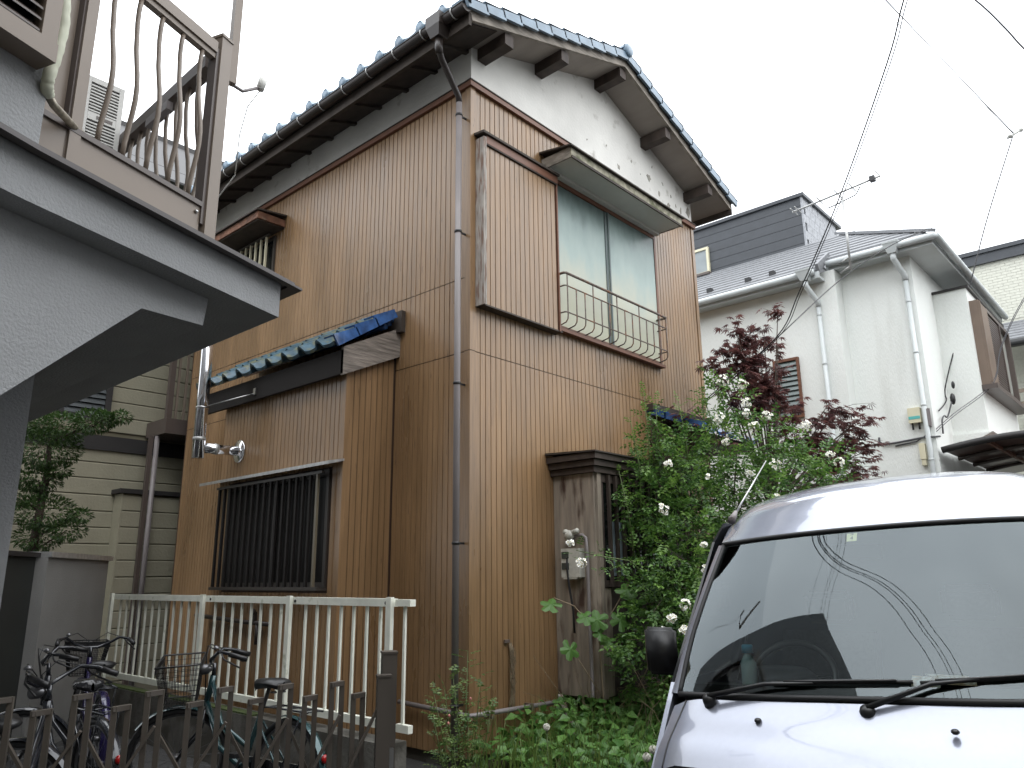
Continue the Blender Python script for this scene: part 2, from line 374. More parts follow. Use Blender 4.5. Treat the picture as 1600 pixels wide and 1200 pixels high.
# corner trims
for (x, y), hz in (((X0, Y0), 1), ((X1, Y0), 1)):
    sx = -1 if x == X0 else 1
    for z0, z1 in ((.1, 3.487), (3.493, 6.2)):
        g = G(); a = x+sx*.004
        g.prism([(a, Y0-.004, z0), (a-sx*.068, Y0-.004, z0), (a-sx*.068, Y0+.014, z0), (a-sx*.014, Y0+.014, z0), (a-sx*.014, Y0+.072, z0), (a, Y0+.072, z0)], (0, 0, z1-z0))
        obj('corner_trim', g, SID, H)
# red brown cap strip on top of siding
g = G().box((X0-.03, Y0-.03, 6.2), (X1+.03, Y0+.02, 6.255)).box((X0-.028, Y0+.021, 6.2), (X0+.02, Y1, 6.255)); obj('cap_strip', g, TRIM, H)
g = G().box((X0-.038, Y0-.038, 6.256), (X1+.038, Y0+.02, 6.268)).box((X0-.036, Y0+.021, 6.256), (X0+.02, Y1, 6.268)); obj('drip_edge', g, DKW, H)
# plaster gable and band
XM = (X0+X1)/2; ZP = 7.43; SL = .355
zs = lambda x: ZP-SL*abs(x-XM)
XR = X1
def lumpy_plane(poly_fn, nx, nz, P): pass
g = G().prism([(X0+.01, Y0+.006, 6.24), (X1-.01, Y0+.006, 6.24), (X1-.01, Y0+.006, zs(X1)+.03), (XM, Y0+.006, ZP+.05), (X0+.01, Y0+.006, zs(X0)+.03)], (0, Y1-Y0-.01, 0))
obj('plaster_gable', g, PLA, H)
# grey patches where plaster fell off
random.seed(3)
for (px, pz, r) in ((7.25, 6.42, .05), (7.55, 6.62, .035), (7.95, 6.55, .07), (8.2, 6.42, .05), (8.42, 6.33, .06), (8.5, 6.5, .035), (8.75, 6.38, .07), (8.95, 6.42, .1), (8.62, 6.4, .04), (7.0, 6.6, .025), (7.75, 6.52, .02), (8.05, 6.75, .03), (6.6, 6.5, .025), (8.3, 6.6, .03)):
    g = G(); n = 11; k0 = random.random()*6
    ex_ = .5+.6*random.random(); sk = random.uniform(-.6, .6); ring = []
    for i in range(n):
        rr = r*.75*(.45+.75*random.random()); u_, v_ = rr*cos(2*pi*i/n)*ex_, rr*sin(2*pi*i/n); ring.append((px+u_+v_*sk, Y0+.003, pz+v_))
    g.prism(ring, (0, .006, 0)); obj('plaster_patch', g, PLS, H)
# roof structure
YF, YB = 4.28, 10.55; XL, XRe = 4.25, 9.46
def roofz(x): return ZP+.0-SL*abs(x-XM)
for s, xe in ((-1, XL), (1, XRe)):
    zE = roofz(xe)
    # soffit board
    g = G().prism([(xe, YF+.03, zE+.0), (XM, YF+.03, ZP), (XM, YF+.03, ZP+.02), (xe, YF+.03, zE+.02)], (0, YB-YF-.06, 0)); obj('soffit', g, SOF, H)
    # soffit joints / rafters on the left eave
    if s < 0:
        for k in range(13):
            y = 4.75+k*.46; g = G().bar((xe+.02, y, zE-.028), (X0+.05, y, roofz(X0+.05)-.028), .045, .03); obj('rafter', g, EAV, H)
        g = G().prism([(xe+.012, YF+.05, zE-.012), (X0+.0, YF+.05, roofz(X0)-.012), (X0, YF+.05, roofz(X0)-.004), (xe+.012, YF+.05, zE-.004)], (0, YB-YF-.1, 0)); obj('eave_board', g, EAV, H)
    # fascia
    obj('fascia', Bx((xe-.025, YF, zE-.07), (xe+.01, YB, zE+.06)), EAV, H)
    # bargeboard with a bevelled lower strip
    dx = XM-xe; up = V((dx, 0, ZP-zE)).normalized(); nn = V((-up.z*1, 0, up.x)) if s < 0 else V((up.z*-1, 0, up.x))
    nn = V((-up.z, 0, up.x)) if up.x > 0 else V((up.z, 0, -up.x))
    a = V((xe, YF, zE+.065)); b = V((XM, YF, ZP+.065))
    g = G().prism([a-nn*.07-up*.0, b-V((0, 0, .075)), b+V((0, 0, .075)), a+nn*.055], (0, .032, 0)); obj('bargeboard', g, BRG, H)
    g = G().prism([a+nn*.056-V((0, .012, 0)), b+V((0, -.012, .078)), b+V((0, -.012, .11)), a+nn*.085-V((0, .012, 0))], (0, .06, 0)); obj('barge_fillet', g, EAV, H)
    # tiles: wavy courses
    zt = lambda t: a+up*t
    Ls = (b-a).length; nC = 11; lc = (Ls+.06)/nC; ncol = 20; pt = (YB-YF)/ncol
    main = G()
    prof = []
    for j in range(9):
        q = j/8; yb = q*pt
        if q < .62: h = .012*sin(pi*q/.62)*-1
        else: h = .072*sin(pi*(q-.62)/.38)
        prof.append((yb, h))
    for c in range(ncol):
        y = YF+.02+c*pt
        for r_ in range(nC):
            t0 = -.1+r_*lc; base = a+V((0, 0, .105))+up*t0; lift = .035
            rows = []
            for e, tt in ((0, 0), (1, lc+.02)):
                rows.append([V((0, y+pb, 0))+V((base.x, 0, base.z))+up*tt+nn*(h+(lift if e == 0 else .004)) for pb, h in prof])
            low = [p-nn*.028 for p in rows[0]]
            gg = G() if (r_ == 0 and s < 0 and c < 20) else main
            gg.grid(rows); gg.grid([low, rows[0]], False)
            if gg is not main:
                gg.grid([low, [p-nn*.028 for p in rows[1]]])
                # rounded end disc of the roll
                cpt = V((base.x, y+pt*.81, base.z))+nn*.018
                gg.lathe(cpt-up*.006, [(.045, -.01), (.06, -.006), (.06, .012)], 12, -up if True else up)
                raw('eave_tile', gg, TIL, H)
    kind(raw('roof_tiles', main, TIL, H), 'stuff')
    # verge tiles on the gable edge, stepped
    for r_ in range(nC):
        t0 = -.1+r_*lc; p = a+up*t0+V((0, 0, .085))+nn*.012
        g = G().prism([p+nn*.035, p+nn*.035+up*(lc+.02)-nn*.028, p+up*(lc+.02)-nn*.10, p-nn*.07], (0, .03, 0))
        g.prism([p+nn*.036, p+nn*.036+up*(lc+.02)-nn*.028, p+up*(lc+.02)-nn*.0, p+nn*.012], (0, .2, 0))
        o = obj('verge_tile', g, TIL, H); o.location = (0, -.055, 0)
# right gutter edge strip and eave end
# ridge tiles with end disc
for k in range(15):
    y = YF-.06+k*.43
    g = G(); rows = []
    for yy in (y, y+.44):
        rows.append([V((XM+.10*cos(t), yy, ZP+.17+.085*sin(t)+(.012 if yy == y else 0))) for t in [pi*i/8 for i in range(9)]])
    g.grid(rows); obj('ridge_tile', g, TIL, H)
g = G().lathe((XM, YF-.03, ZP+.185), [(.07, 0), (.085, -.01), (.085, -.04), (.07, -.055), (.02, -.06)], 18, (0, 1, 0)); obj('ridge_end_tile', g, TIL, H)
# purlin ends between gable wall and bargeboard
for x in (X0+.16, 5.72, XM, 7.85, X1-.14):
    g = G(); z = zs(x); g.box((x-.06, YF+.035, z-.15), (x+.06, Y0+.1, z-.015)); obj('purlin', g, DKW, H)
# gutter with hangers, hopper, downpipe
gx, gz = 4.165, 6.585
rows = []
for y in [YF-.03+i*.2 for i in range(32)]:
    rows.append([V((gx+.058*cos(t), y, gz+.058*sin(t))) for t in [pi+pi*i/8 for i in range(9)]])
g = G().grid(rows); inn = [[V((gx+.052*cos(t), r[0].y, gz+.052*sin(t))) for t in [pi+pi*i/8 for i in range(9)]] for r in rows]; g.grid(inn)
for e in (0, -1): g.add([V((gx+.058*cos(t), rows[e][0].y, gz+.058*sin(t))) for t in [pi+pi*i/8 for i in range(9)]], [tuple(range(9))])
g.tube([(gx-.058, YF-.03, gz+.004), (gx-.058, YF+6.2, gz+.004)], .007, 6); obj('gutter', g, GUT, H)
for k in range(14):
    y = 4.4+k*.42; g = G().tube([(gx-.062, y, gz+.01), (gx-.066, y, gz-.03), (gx-.03, y, gz-.063), (gx+.01, y, gz-.066), (gx+.06, y, gz-.01)], .006, 6); obj('gutter_hanger', g, ALUS, H)
hy = 4.62
g = G()
def frus(g, z0, z1, a0, a1, cx, cy, fx=1, fy=1):
    vs = [(cx+sx*a*fx, cy+sy*a*fy, z) for z, a in ((z0, a0), (z1, a1)) for sx, sy in ((-1,-1),(1,-1),(1,1),(-1,1))]
    g.add(vs, [(0,3,2,1),(4,5,6,7),(0,1,5,4),(1,2,6,5),(2,3,7,6),(3,0,4,7)])
frus(g, 6.42, 6.52, .055, .085, gx, hy, 1, 1.05); frus(g, 6.521, 6.64, .085, .09, gx, hy, 1, 1.1)
obj('rain_hopper', g, GUT, H)
g = G().tube([(gx, hy, 6.43), (gx, hy, 6.33), (gx+.02, hy+.01, 6.28)], .038, 12)
g.tube([(gx, hy, 6.36), (gx+.015, hy+.005, 6.31), (gx+.06, hy+.03, 6.265), (4.545, 4.745, 6.06), (4.56, 4.75, 6.0)], .031, 12); obj('gutter_elbow', g, GUT, H)
dp = thing_dp = None
dpp = obj('downpipe', G().tube([(4.56, 4.75, 6.03), (4.56, 4.75, 3.2), (4.56, 4.75, .08)], .030, 14), DSP, H)
for z in (5.86, 4.63, 3.17, 1.78, .5):
    g = G().lathe((4.56, 4.75, z-.012), [(.031, 0), (.036, .002), (.036, .022), (.031, .024)], 14).bar((4.59, 4.75, z), (X0+.02, 4.75, z), .012, .018); obj('pipe_clamp', g, BLK, dpp)
# base conduit running round the corner
g = G().tube([(4.61, 5.5, .46), (4.61, 4.66, .43), (4.63, 4.64, .428), (5.55, 4.63, .41), (5.72, 4.63, .41)], .02, 8); obj('base_pipe', g, DSP, H)
for x in (4.85, 5.35): obj('pipe_clamp', G().box((x-.012, 4.6, .385), (x+.012, Y0, .44)), RUST, H)
g = G().tube([(4.05, 8.2, 1.14), (4.05, 7.2, 1.10), (4.05, 6.75, 1.09)], .022, 8).tube([(4.05, 6.95, 1.09), (4.05, 6.95, .9)], .02, 8).ball((4.02, 7.0, 1.2), .035).box((4.03, 6.98, 1.09), (4.06, 7.02, 1.2)); obj('water_pipe', g, GUT, H)

# --- kitchen bay on the left side
XB, YB0, YB1 = 4.09, 5.74, 8.0
obj('bay_wall', Bx((XB+.012, YB0+.012, .05), (X0+.02, YB1, 3.6)), SIDB, H)
boards(H, (XB+.012, YB0, 0), uy, -ux, .03, YB1-YB0, [(.06, 3.6)], holes=[(.14, 2.06, 1.38, 2.5)])
boards(H, (XB, YB0+.012, 0), ux, -uy, .03, X0-XB-.005, [(.06, 3.62)])
g = G().prism([(XB-.004, YB0-.004, .06), (XB+.03, YB0-.004, .06), (XB+.03, YB0+.012, .06), (XB+.012, YB0+.012, .06), (XB+.012, YB0+.03, .06), (XB-.004, YB0+.03, .06)], (0, 0, 3.53)); obj('corner_trim', g, SID, H)
# fascia and verge board of bay
obj('bay_fascia', Bx((4.0, YB0-.06, 3.33), (4.035, 8.4, 3.56)), mat('bay_fascia_black', (.016, .013, .012), .75, spec=.25), H)
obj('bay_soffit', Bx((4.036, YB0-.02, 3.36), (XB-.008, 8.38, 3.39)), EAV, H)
g = G().prism([(4.0, YB0-.062, 3.315), (X0+.02, YB0-.062, 3.63), (X0+.02, YB0-.062, 3.93), (4.0, YB0-.062, 3.585)], (0, .034, 0)); obj('verge_board', g, VERG, H)
obj('bay_end_cap', Bx((X0-.05, YB0-.14, 3.86), (X0+.0, YB0+.04, 4.08)), EAV, H)
# pantiles of bay roof
zb = lambda x: 3.60+(x-4.0)*.66
nb = 9; pt = 2.66/nb
sdir = V((1, 0, .66)).normalized(); snor = V((-.66, 0, 1)).normalized()
for c in range(nb):
    y = YB0-.02+c*pt
    prof = []
    for j in range(11):
        q = j/10
        prof.append((q*pt, -.012*sin(pi*q/.62) if q < .62 else .066*sin(pi*(q-.62)/.38)))
    for r_ in range(3):
        b0 = V((3.93, 0, zb(3.93)+.05))+sdir*(r_*.27)
        rows = [[V((b0.x, y+yb, b0.z))+sdir*tt+snor*(h+lf) for yb, h in prof] for tt, lf in ((0, .03), (.29, .004))]
        low = [p-snor*.03 for p in rows[0]]
        g = G().grid(rows).grid([low, rows[0]], False).grid([low, [p-snor*.03 for p in rows[1]]])
        raw('bay_tile', g, TILG, H)
for r_ in range(3):
    b0 = V((3.92, YB0-.1, zb(3.92)+.02))+sdir*(r_*.265)
    g = G().prism([b0, b0+sdir*.28, b0+sdir*.28+snor*.07, b0+snor*.098], (0, .025, 0)).prism([b0+snor*.098, b0+sdir*.28+snor*.07, b0+sdir*.28+snor*.085, b0+snor*.115], (0, .16, 0))
    obj('bay_verge_tile', g, TILB, H)
for r_ in range(3):
    g = G().tube([(X0-.05-.05*r_, YB0-.02, 4.01-.05*r_), (X0-.05-.05*r_, 7.2, 4.01-.05*r_), (X0-.05-.05*r_, 8.4, 4.01-.05*r_)], .03, 8); obj('bay_ridge_tile', g, TILB, H)
obj('bay_flashing', Bx((X0-.03, YB0-.08, 4.04), (X0+.0, 8.4, 4.075)), EAV, H)
# kitchen window with bars and hood
kw = obj('kitchen_window', G().box((XB-.01, 5.93, 1.42), (XB+.012, 7.78, 1.47)).box((XB-.01, 5.93, 2.42), (XB+.012, 7.78, 2.48)).box((XB-.01, 5.93, 1.471), (XB+.012, 5.97, 2.419)).box((XB-.01, 7.74, 1.471), (XB+.012, 7.78, 2.419)).box((XB-.004, 6.80, 1.471), (XB+.011, 6.86, 2.419)), ALUD, H)
obj('pane', Bx((XB+.0115, 5.971, 1.471), (XB+.0135, 6.83, 2.419)), mat('dull_dark_glass', (.012, .011, .010), .35, spec=.12), kw); obj('pane', Bx((XB+.009, 6.831, 1.471), (XB+.0115, 7.739, 2.419)), mat('dusty_glass', (.028, .027, .026), .5, spec=.15), kw)
obj('bar_rail', G().box((XB-.11, 5.9, 1.40), (XB-.08, 7.84, 1.43)).box((XB-.11, 5.9, 2.43), (XB-.08, 7.84, 2.455)).box((XB-.079, 5.9, 1.4), (XB, 5.93, 1.42)).box((XB-.079, 7.81, 1.4), (XB, 7.84, 1.42)), ALUD, H)
for k in range(17):
    y = 5.98+k*.113; obj('window_bar', Bx((XB-.107, y-.014, 1.431), (XB-.083, y+.014, 2.429)), KBAR if k else KBRS, H)
g = G().prism([(XB-.17, 5.72, 2.49), (XB+.0, 5.72, 2.535), (XB+.0, 5.72, 2.555), (XB-.17, 5.72, 2.52)], (0, 2.4, 0)); obj('window_hood', g, ALUS, H)
# --- chrome flue
FLU = obj('flue_pipe', G().tube([(3.64, 7.63, 2.72), (3.64, 7.63, 3.6), (3.62, 7.63, 4.6)], .062, 18), CHR, H)
obj('flue_elbow', G().tube([(3.66, 7.63, 2.83), (XB+.01, 7.63, 2.84)], .052, 16), CHR, FLU)
obj('collar', G().lathe((3.64, 7.63, 2.9), [(.063, 0), (.068, .005), (.068, .03), (.063, .035)], 18).lathe((3.80, 7.63, 2.835), [(.053, 0), (.058, .005), (.058, .04), (.053, .045)], 16, (1, 0, 0)), ALUS, FLU)
obj('flange', G().lathe((XB-.03, 7.63, 2.84), [(.054, 0), (.12, .018), (.125, .024), (.125, .03)], 22, (1, 0, 0)), CHR, FLU)
obj('brace', G().tube([(3.63, 7.63, 3.25), (4.0, 7.22, 3.40)], .006, 6).box((3.985, 7.19, 3.38), (4.0, 7.24, 3.45)).lathe((3.64, 7.63, 3.24), [(.064, 0), (.066, .003), (.066, .015), (.064, .018)], 18), STEEL, FLU)

# --- upstairs left window with small hood
lw = obj('side_window', G().box((X0-.02, 8.17, 4.85), (X0+.012, 8.21, 5.72)).box((X0-.02, 9.5, 4.85), (X0+.012, 9.54, 5.72)).box((X0-.02, 8.211, 5.68), (X0+.012, 9.499, 5.72)).box((X0-.02, 8.211, 4.85), (X0+.012, 9.499, 4.9)), ALUD, H)
obj('pane', Bx((X0-.004, 8.211, 4.9), (X0+.011, 9.499, 5.68)), DGL, lw)
for k in range(10): obj('window_bar', Bx((X0-.10, 8.24+k*.125, 4.86), (X0-.075, 8.262+k*.125, 5.70)), CRM_P, lw)
obj('bar_rail', G().box((X0-.10, 8.18, 5.701), (X0-.07, 9.5, 5.73)).box((X0-.10, 8.18, 4.83), (X0-.07, 9.5, 4.859)), ALUD, lw)
g = G().box((X0-.38, 7.98, 5.78), (X0, 9.75, 5.87)); obj('side_hood', g, mat('hood_redwood', (.16, .075, .045), .8, var=.5, vs=12, blot=(.26, .24, .17), bt=.64, bsc=7), H)
obj('hood_roof', G().prism([(X0-.41, 7.95, 5.871), (X0, 7.95, 5.915), (X0, 7.95, 5.935), (X0-.41, 7.95, 5.89)], (0, 1.83, 0)), EAV, H)
obj('hood_soffit', Bx((X0-.36, 8.0, 5.765), (X0, 9.73, 5.779)), DKW, H)

# --- shutter box (tobukuro) right of the corner
SB = obj('shutter_box', Bx((4.745, 4.6, 3.935), (5.84, Y0+.01, 5.66)), SIDB, H)
boards(SB, (4.76, 4.6, 0), ux, -uy, 0.0, 1.07, [(3.93, 5.56)], name='shutter_board')
obj('side_board', Bx((4.728, 4.575, 3.92), (4.745, Y0, 5.64)), WOODPEEL, SB); obj('edge_strip', Bx((4.7455, 4.573, 3.92), (4.762, 4.599, 5.64)), WOODPEEL, SB)
obj('head_board', Bx((4.763, 4.572, 5.575), (5.86, 4.599, 5.655)), TRIM, SB)
obj('lower_trim', Bx((4.763, 4.575, 5.562), (5.86, 4.585, 5.5745)), DKW, SB)
obj('end_strip', Bx((5.842, 4.58, 3.92), (5.862, Y0, 5.57)), TRIM, SB)
obj('box_cap', G().prism([(4.70, 4.55, 5.661), (4.70, Y0, 5.675), (4.70, Y0, 5.70), (4.70, 4.55, 5.685)], (1.17, 0, 0)), EAV, SB)
obj('bottom_board', Bx((4.75, 4.59, 3.915), (5.9, Y0, 3.93)), DKW, SB)
# --- upstairs window
UW = obj('upstairs_window', G().box((5.87, 4.66, 5.66), (7.96, Y0+.012, 5.705)).box((7.92, 4.66, 3.99), (7.96, Y0+.012, 5.659)).box((5.87, 4.66, 3.99), (7.919, Y0+.012, 4.03)), TRIM, H)
obj('sill', Bx((5.80, 4.62, 3.955), (7.97, Y0, 3.989)), TRIM, UW); obj('sill_top', Bx((5.87, 4.63, 3.9895), (7.9, 4.659, 4.0)), DKW, UW)
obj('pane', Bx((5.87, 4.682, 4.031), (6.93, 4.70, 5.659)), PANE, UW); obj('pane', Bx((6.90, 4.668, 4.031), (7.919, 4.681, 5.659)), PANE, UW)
obj('stile', Bx((6.905, 4.658, 4.031), (6.93, 4.667, 5.659)), mat('grey_green_frame', (.10, .13, .13), .5), UW); obj('stile', Bx((6.86, 4.672, 4.031), (6.897, 4.6815, 5.659)), MC['grey_green_frame'], UW)
# awning
AW = obj('window_awning', G().box((5.76, 4.31, 5.745), (7.98, Y0+.005, 5.765)), AWN, H)
obj('front_board', Bx((5.74, 4.29, 5.74), (8.0, 4.309, 5.845)), AWNE, AW); obj('side_board', Bx((5.74, 4.3095, 5.74), (5.759, Y0, 5.86)), BRG, AW); obj('side_board', Bx((7.981, 4.3095, 5.74), (8.0, Y0, 5.86)), BRG, AW)
obj('metal_cover', G().prism([(5.70, 4.255, 5.846), (5.70, Y0, 5.915), (5.70, Y0, 5.935), (5.70, 4.255, 5.862)], (2.34, 0, 0)), EAV, AW)
obj('drip_strip', Bx((5.735, 4.275, 5.725), (8.005, 4.289, 5.752)), EAV, AW)
obj('lining_batten', Bx((5.77, 4.6, 5.71), (7.97, 4.66, 5.744)), AWN, AW)
# iron balustrade
RL = obj('window_railing', G().tube([(5.885, Y0, 4.56), (5.885, 4.545, 4.56), (5.9, 4.53, 4.56), (7.88, 4.53, 4.56), (7.895, 4.545, 4.56), (7.895, Y0, 4.56)], .014, 8), RUST, H)
for z in (4.42, 4.13):
    obj('rail', G().tube([(5.885, Y0, z), (5.885, 4.545, z), (5.9, 4.53, z), (7.88, 4.53, z), (7.895, 4.545, z), (7.895, Y0, z)], .008, 6), RUST, RL)
for k in range(14):
    x = 5.92+k*.1505; zt = 4.56 if k % 3 == 0 else 4.42
    if k == 13: zt = 4.56
    obj('bar', G().tube([(x, 4.53, zt), (x, 4.53, 4.10), (x, 4.535, 4.06), (x, 4.56, 4.03), (x, 4.66, 4.01)], .0075, 6), RUST, RL)
# --- lower box bay with lattice
LB = obj('box_bay', Bx((5.84, 4.23, .45), (7.6, Y0+.02, 2.44)), DKW, H)
obj('plywood_panel', Bx((5.81, 4.215, .46), (5.839, Y0, 2.44)), WOODOLD, LB)
obj('corner_post', Bx((5.84, 4.19, .45), (5.90, 4.229, 2.44)), WOODOLD, LB)
for k, (z, e) in enumerate(((2.441, .03), (2.50, .06), (2.56, .09))):
    obj('cornice', Bx((5.80-e, 4.2-e, z), (7.62+e, Y0, z+.055)), DKW, LB)
obj('bay_roof', G().prism([(5.69, 4.09, 2.616), (5.69, Y0, 2.64), (5.69, Y0, 2.66), (5.69, 4.09, 2.63)], (2.04, 0, 0)), EAV, LB)
obj('window_frame', G().box((5.901, 4.2, 2.36), (7.55, 4.229, 2.43)).box((5.901, 4.2, 1.4), (7.55, 4.229, 1.46)).box((5.901, 4.205, 1.461), (5.95, 4.229, 2.359)), DKW, LB)
obj('pane', Bx((5.951, 4.222, 1.461), (7.55, 4.229, 2.359)), DGL, LB)
obj('curtain', G().box((6.05, 4.214, 1.5), (6.16, 4.2215, 2.0)).box((6.19, 4.214, 1.5), (6.3, 4.2215, 2.0)), mat('pale_blue_curtain', (.32, .40, .46), .6, var=.3, vs=14), LB)
for k in range(11): obj('lattice_bar', Bx((5.99+k*.115, 4.165, 1.40), (6.02+k*.115, 4.195, 2.43)), DKW, LB)
for k in range(12): obj('lower_board', Bx((5.9+k*.138, 4.214, .46), (6.033+k*.138, 4.229, 1.39)), WOODOLD if k < 1 else DKW, LB)
# --- entrance canopy with blue tiles (behind the shrub)
EC = obj('entrance_canopy', G().box((7.65, 4.05, 2.98), (9.0, Y0, 3.06)), DKW, H)
for k in range(5):
    x = 7.66+k*.27
    rows = [[V((x+.27*j/8, yy, zz+(.0 if j < 5 else .045*sin(pi*(j-5)/3)))) for j in range(9)] for yy, zz in ((3.98, 3.08), (Y0, 3.36))]
    g = G().grid(rows).grid([[p-V((0, 0, .04)) for p in rows[0]], rows[0]], False); raw('canopy_tile', g, TILB, EC)
for k in range(3):
    y = 3.97+k*.24; z = 3.06+k*.095; obj('verge_tile', G().prism([(7.6, y, z), (7.6, y+.26, z+.10), (7.6, y+.26, z+.17), (7.6, y, z+.085)], (.07, 0, 0)), TILB, EC)
obj('canopy_top', Bx((7.58, 4.6, 3.37), (9.02, Y0, 3.45)), EAV, EC); obj('bracket', Bx((7.75, 4.2, 2.6), (7.83, Y0, 2.979)), DKW, EC)

# ------------------------------------------------------------------ electricity meter on the plywood
MT = thing('electricity_meter', 'aged grey electricity meter box on the weathered plywood of the bay', 'meter', (5.76, 4.47, 1.47))
obj('case', G().box((5.725, 4.34, 1.49), (5.808, 4.55, 1.75)).box((5.728, 4.37, 1.475), (5.8, 4.53, 1.489)), GRYP, MT)
for z in (1.66, 1.56): obj('dial_window', Bx((5.719, 4.46, z), (5.7245, 4.54, z+.06)), mat('meter_dial%d' % (z*100), (.05, .06, .055), .2), MT)
obj('cable', G().tube([(5.74, 4.48, 1.75), (5.72, 4.48, 1.6), (5.73, 4.47, 1.42), (5.77, 4.46, 1.2), (5.78, 4.46, 1.0)], .011, 6), WIRE, MT)
obj('cable_head', G().ball((5.75, 4.47, 1.87), .05, sq=(.8, 1.2, 1)).tube([(5.76, 4.45, 1.89), (5.74, 4.36, 1.91)], .024).ball((5.74, 4.5, 1.9), .03), GRYP, MT)
obj('conduit', G().tube([(5.77, 4.45, 1.80), (5.77, 4.42, 1.86), (5.77, 4.33, 1.87), (5.77, 4.29, 1.84), (5.77, 4.28, 1.7), (5.76, 4.27, 1.0), (5.74, 4.25, .47), (5.72, 4.2, .44)], .017, 8), DSP, MT)

# ------------------------------------------------------------------ near grey house with balcony (left)
A20 = rad(20); E = V((cos(A20), sin(A20), 0)); N = V((-sin(A20), cos(A20), 0)); P0 = V((1.96, 3.36, 0))
def q(s, b, z): p = P0+E*s+N*b; return V((p.x, p.y, z))
NH = thing('grey_stucco_house', 'grey stucco house corner with overhanging balcony at left', 'house', (0, 4.5, 0))
sl = [q(-8, -.4, 2.8), q(-1.37, -.0, 2.8), q(0, 0, 2.8), V((1.96, 7.4, 2.8)), V((-6.5, 7.4, 2.8))]
obj('balcony_slab', G().prism(sl, (0, 0, .18)), STU, NH)
fl = [q(-2.9, -.16, 2.982), q(-1.375, -.045, 2.982), q(.055, -.045, 2.982), V((2.015, 7.4, 2.982)), V((1.9, 7.4, 2.982)), q(-.1, .06, 2.982), q(-1.37, .06, 2.982), q(-2.9, .06, 2.982)]
obj('flashing', G().prism(fl, (0, 0, .018)), FLASH, NH)
fl2 = [q(-2.9, -.175, 2.970), q(-1.38, -.06, 2.970), q(.10, -.06, 2.970), V((2.055, 7.4, 2.970)), V((2.0, 7.4, 2.970)), q(.03, -.02, 2.970), q(-1.37, -.02, 2.970), q(-2.9, -.14, 2.970)]
obj('drip_edge', G().prism(fl2, (0, 0, .011)), FLASH, NH)
hb = [q(-.35, .13, 2.799), q(-.37, .13, 2.66), q(-.72, .13, 2.63), q(-1.25, .13, 2.14), q(-1.75, .13, 1.7), q(-8, .13, 1.7), q(-8, .13, 2.799)]
obj('haunch_wall', G().prism(hb, (.0, 3.4, 0)), STU, NH)
obj('ground_floor_wall', Bx((-7, 4.5, 0), (1.22, 7.3, 2.79)), STU, NH)
obj('upper_wall', G().prism([q(-8, .0, 3.013), q(-1.35, .0, 3.013), V((.66, 9.6, 3.013)), V((-7, 9.6, 3.013))], (0, 0, 4.2)), STU, NH)
# louvred shutter window
LWf = obj('louvre_window', G().prism([q(-2.6, -.10, 3.30), q(-1.40, -.10, 3.30), q(-1.40, -.002, 3.30), q(-2.6, -.002, 3.30)], (0, 0, .075)).prism([q(-1.46, -.09, 3.376), q(-1.40, -.09, 3.376), q(-1.40, -.002, 3.376), q(-1.46, -.002, 3.376)], (0, 0, 1.2)), ALUB, NH)
for k in range(16):
    z = 3.39+k*.045; obj('louvre_slat', G().prism([q(-2.6, -.085, z), q(-1.465, -.085, z), q(-1.465, -.05, z+.035), q(-2.6, -.05, z+.035)], (0, 0, .008)), ALUBD, LWf)
obj('shutter_back', G().prism([q(-2.6, -.04, 3.38), q(-1.465, -.04, 3.38), q(-1.465, -.01, 3.38), q(-2.6, -.01, 3.38)], (0, 0, 1.1)), BLK, LWf)
# front railing
def zbox(g, s0, s1, b0, b1, z0, z1): return g.prism([q(s0, b0, z0), q(s1, b0, z0), q(s1, b1, z0), q(s0, b1, z0)], (0, 0, z1-z0))
RG = thing('balcony_railing', 'brown metal balcony railing with bulging wavy bars above the stucco slab', 'railing', q(-.4, .15, 3.012))
obj('end_panel', zbox(G(), -1.325, -1.16, .17, .20, 3.02, 4.3), ALUB, RG)
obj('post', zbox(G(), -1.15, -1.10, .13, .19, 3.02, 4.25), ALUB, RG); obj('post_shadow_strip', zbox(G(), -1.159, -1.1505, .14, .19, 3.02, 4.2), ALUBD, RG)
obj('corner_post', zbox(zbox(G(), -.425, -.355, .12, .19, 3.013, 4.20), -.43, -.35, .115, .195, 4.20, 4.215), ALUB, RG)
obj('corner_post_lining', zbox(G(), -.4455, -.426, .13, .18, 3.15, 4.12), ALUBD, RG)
obj('top_rail', zbox(zbox(G(), -1.099, -.446, .125, .18, 4.09, 4.15), -1.099, -.446, .135, .17, 4.06, 4.0895), ALUB, RG)
obj('skirt_panel', zbox(G(), -1.33, -.446, .14, .165, 3.045, 3.235), ALUB, RG); obj('skirt_trim', zbox(zbox(G(), -1.33, -.446, .128, .172, 3.236, 3.26), -1.33, -.446, .13, .1395, 3.09, 3.10), ALUBD, RG)
for z in (3.07, 3.2): obj('bolt', G().lathe(q(-.47, .139, z), [(.009, 0), (.009, .008), (.004, .012)], 8, -N), STEEL, RG)
def wavy(f, z0, z1, n=12):
    pts = []
    for i in range(n+1):
        t = i/n; off = .04*sin(pi*t/.76)**2*(1 if t < .76 else 0)-(.008*sin(pi*(t-.76)/.24) if t > .76 else 0)
        pts.append(f(off, z0+(z1-z0)*t))
    return pts
for k in range(5):
    s = -1.015+k*.124; obj('baluster', G().tube(wavy(lambda o, z: q(s, .15-o, z), 3.255, 4.065), .0115, 8), ALUB, RG)
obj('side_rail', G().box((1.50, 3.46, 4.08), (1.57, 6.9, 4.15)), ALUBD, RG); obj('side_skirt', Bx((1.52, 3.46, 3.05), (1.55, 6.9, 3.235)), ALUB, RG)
obj('side_post', Bx((1.50, 4.95, 3.013), (1.57, 5.02, 4.079)), ALUBD, RG)
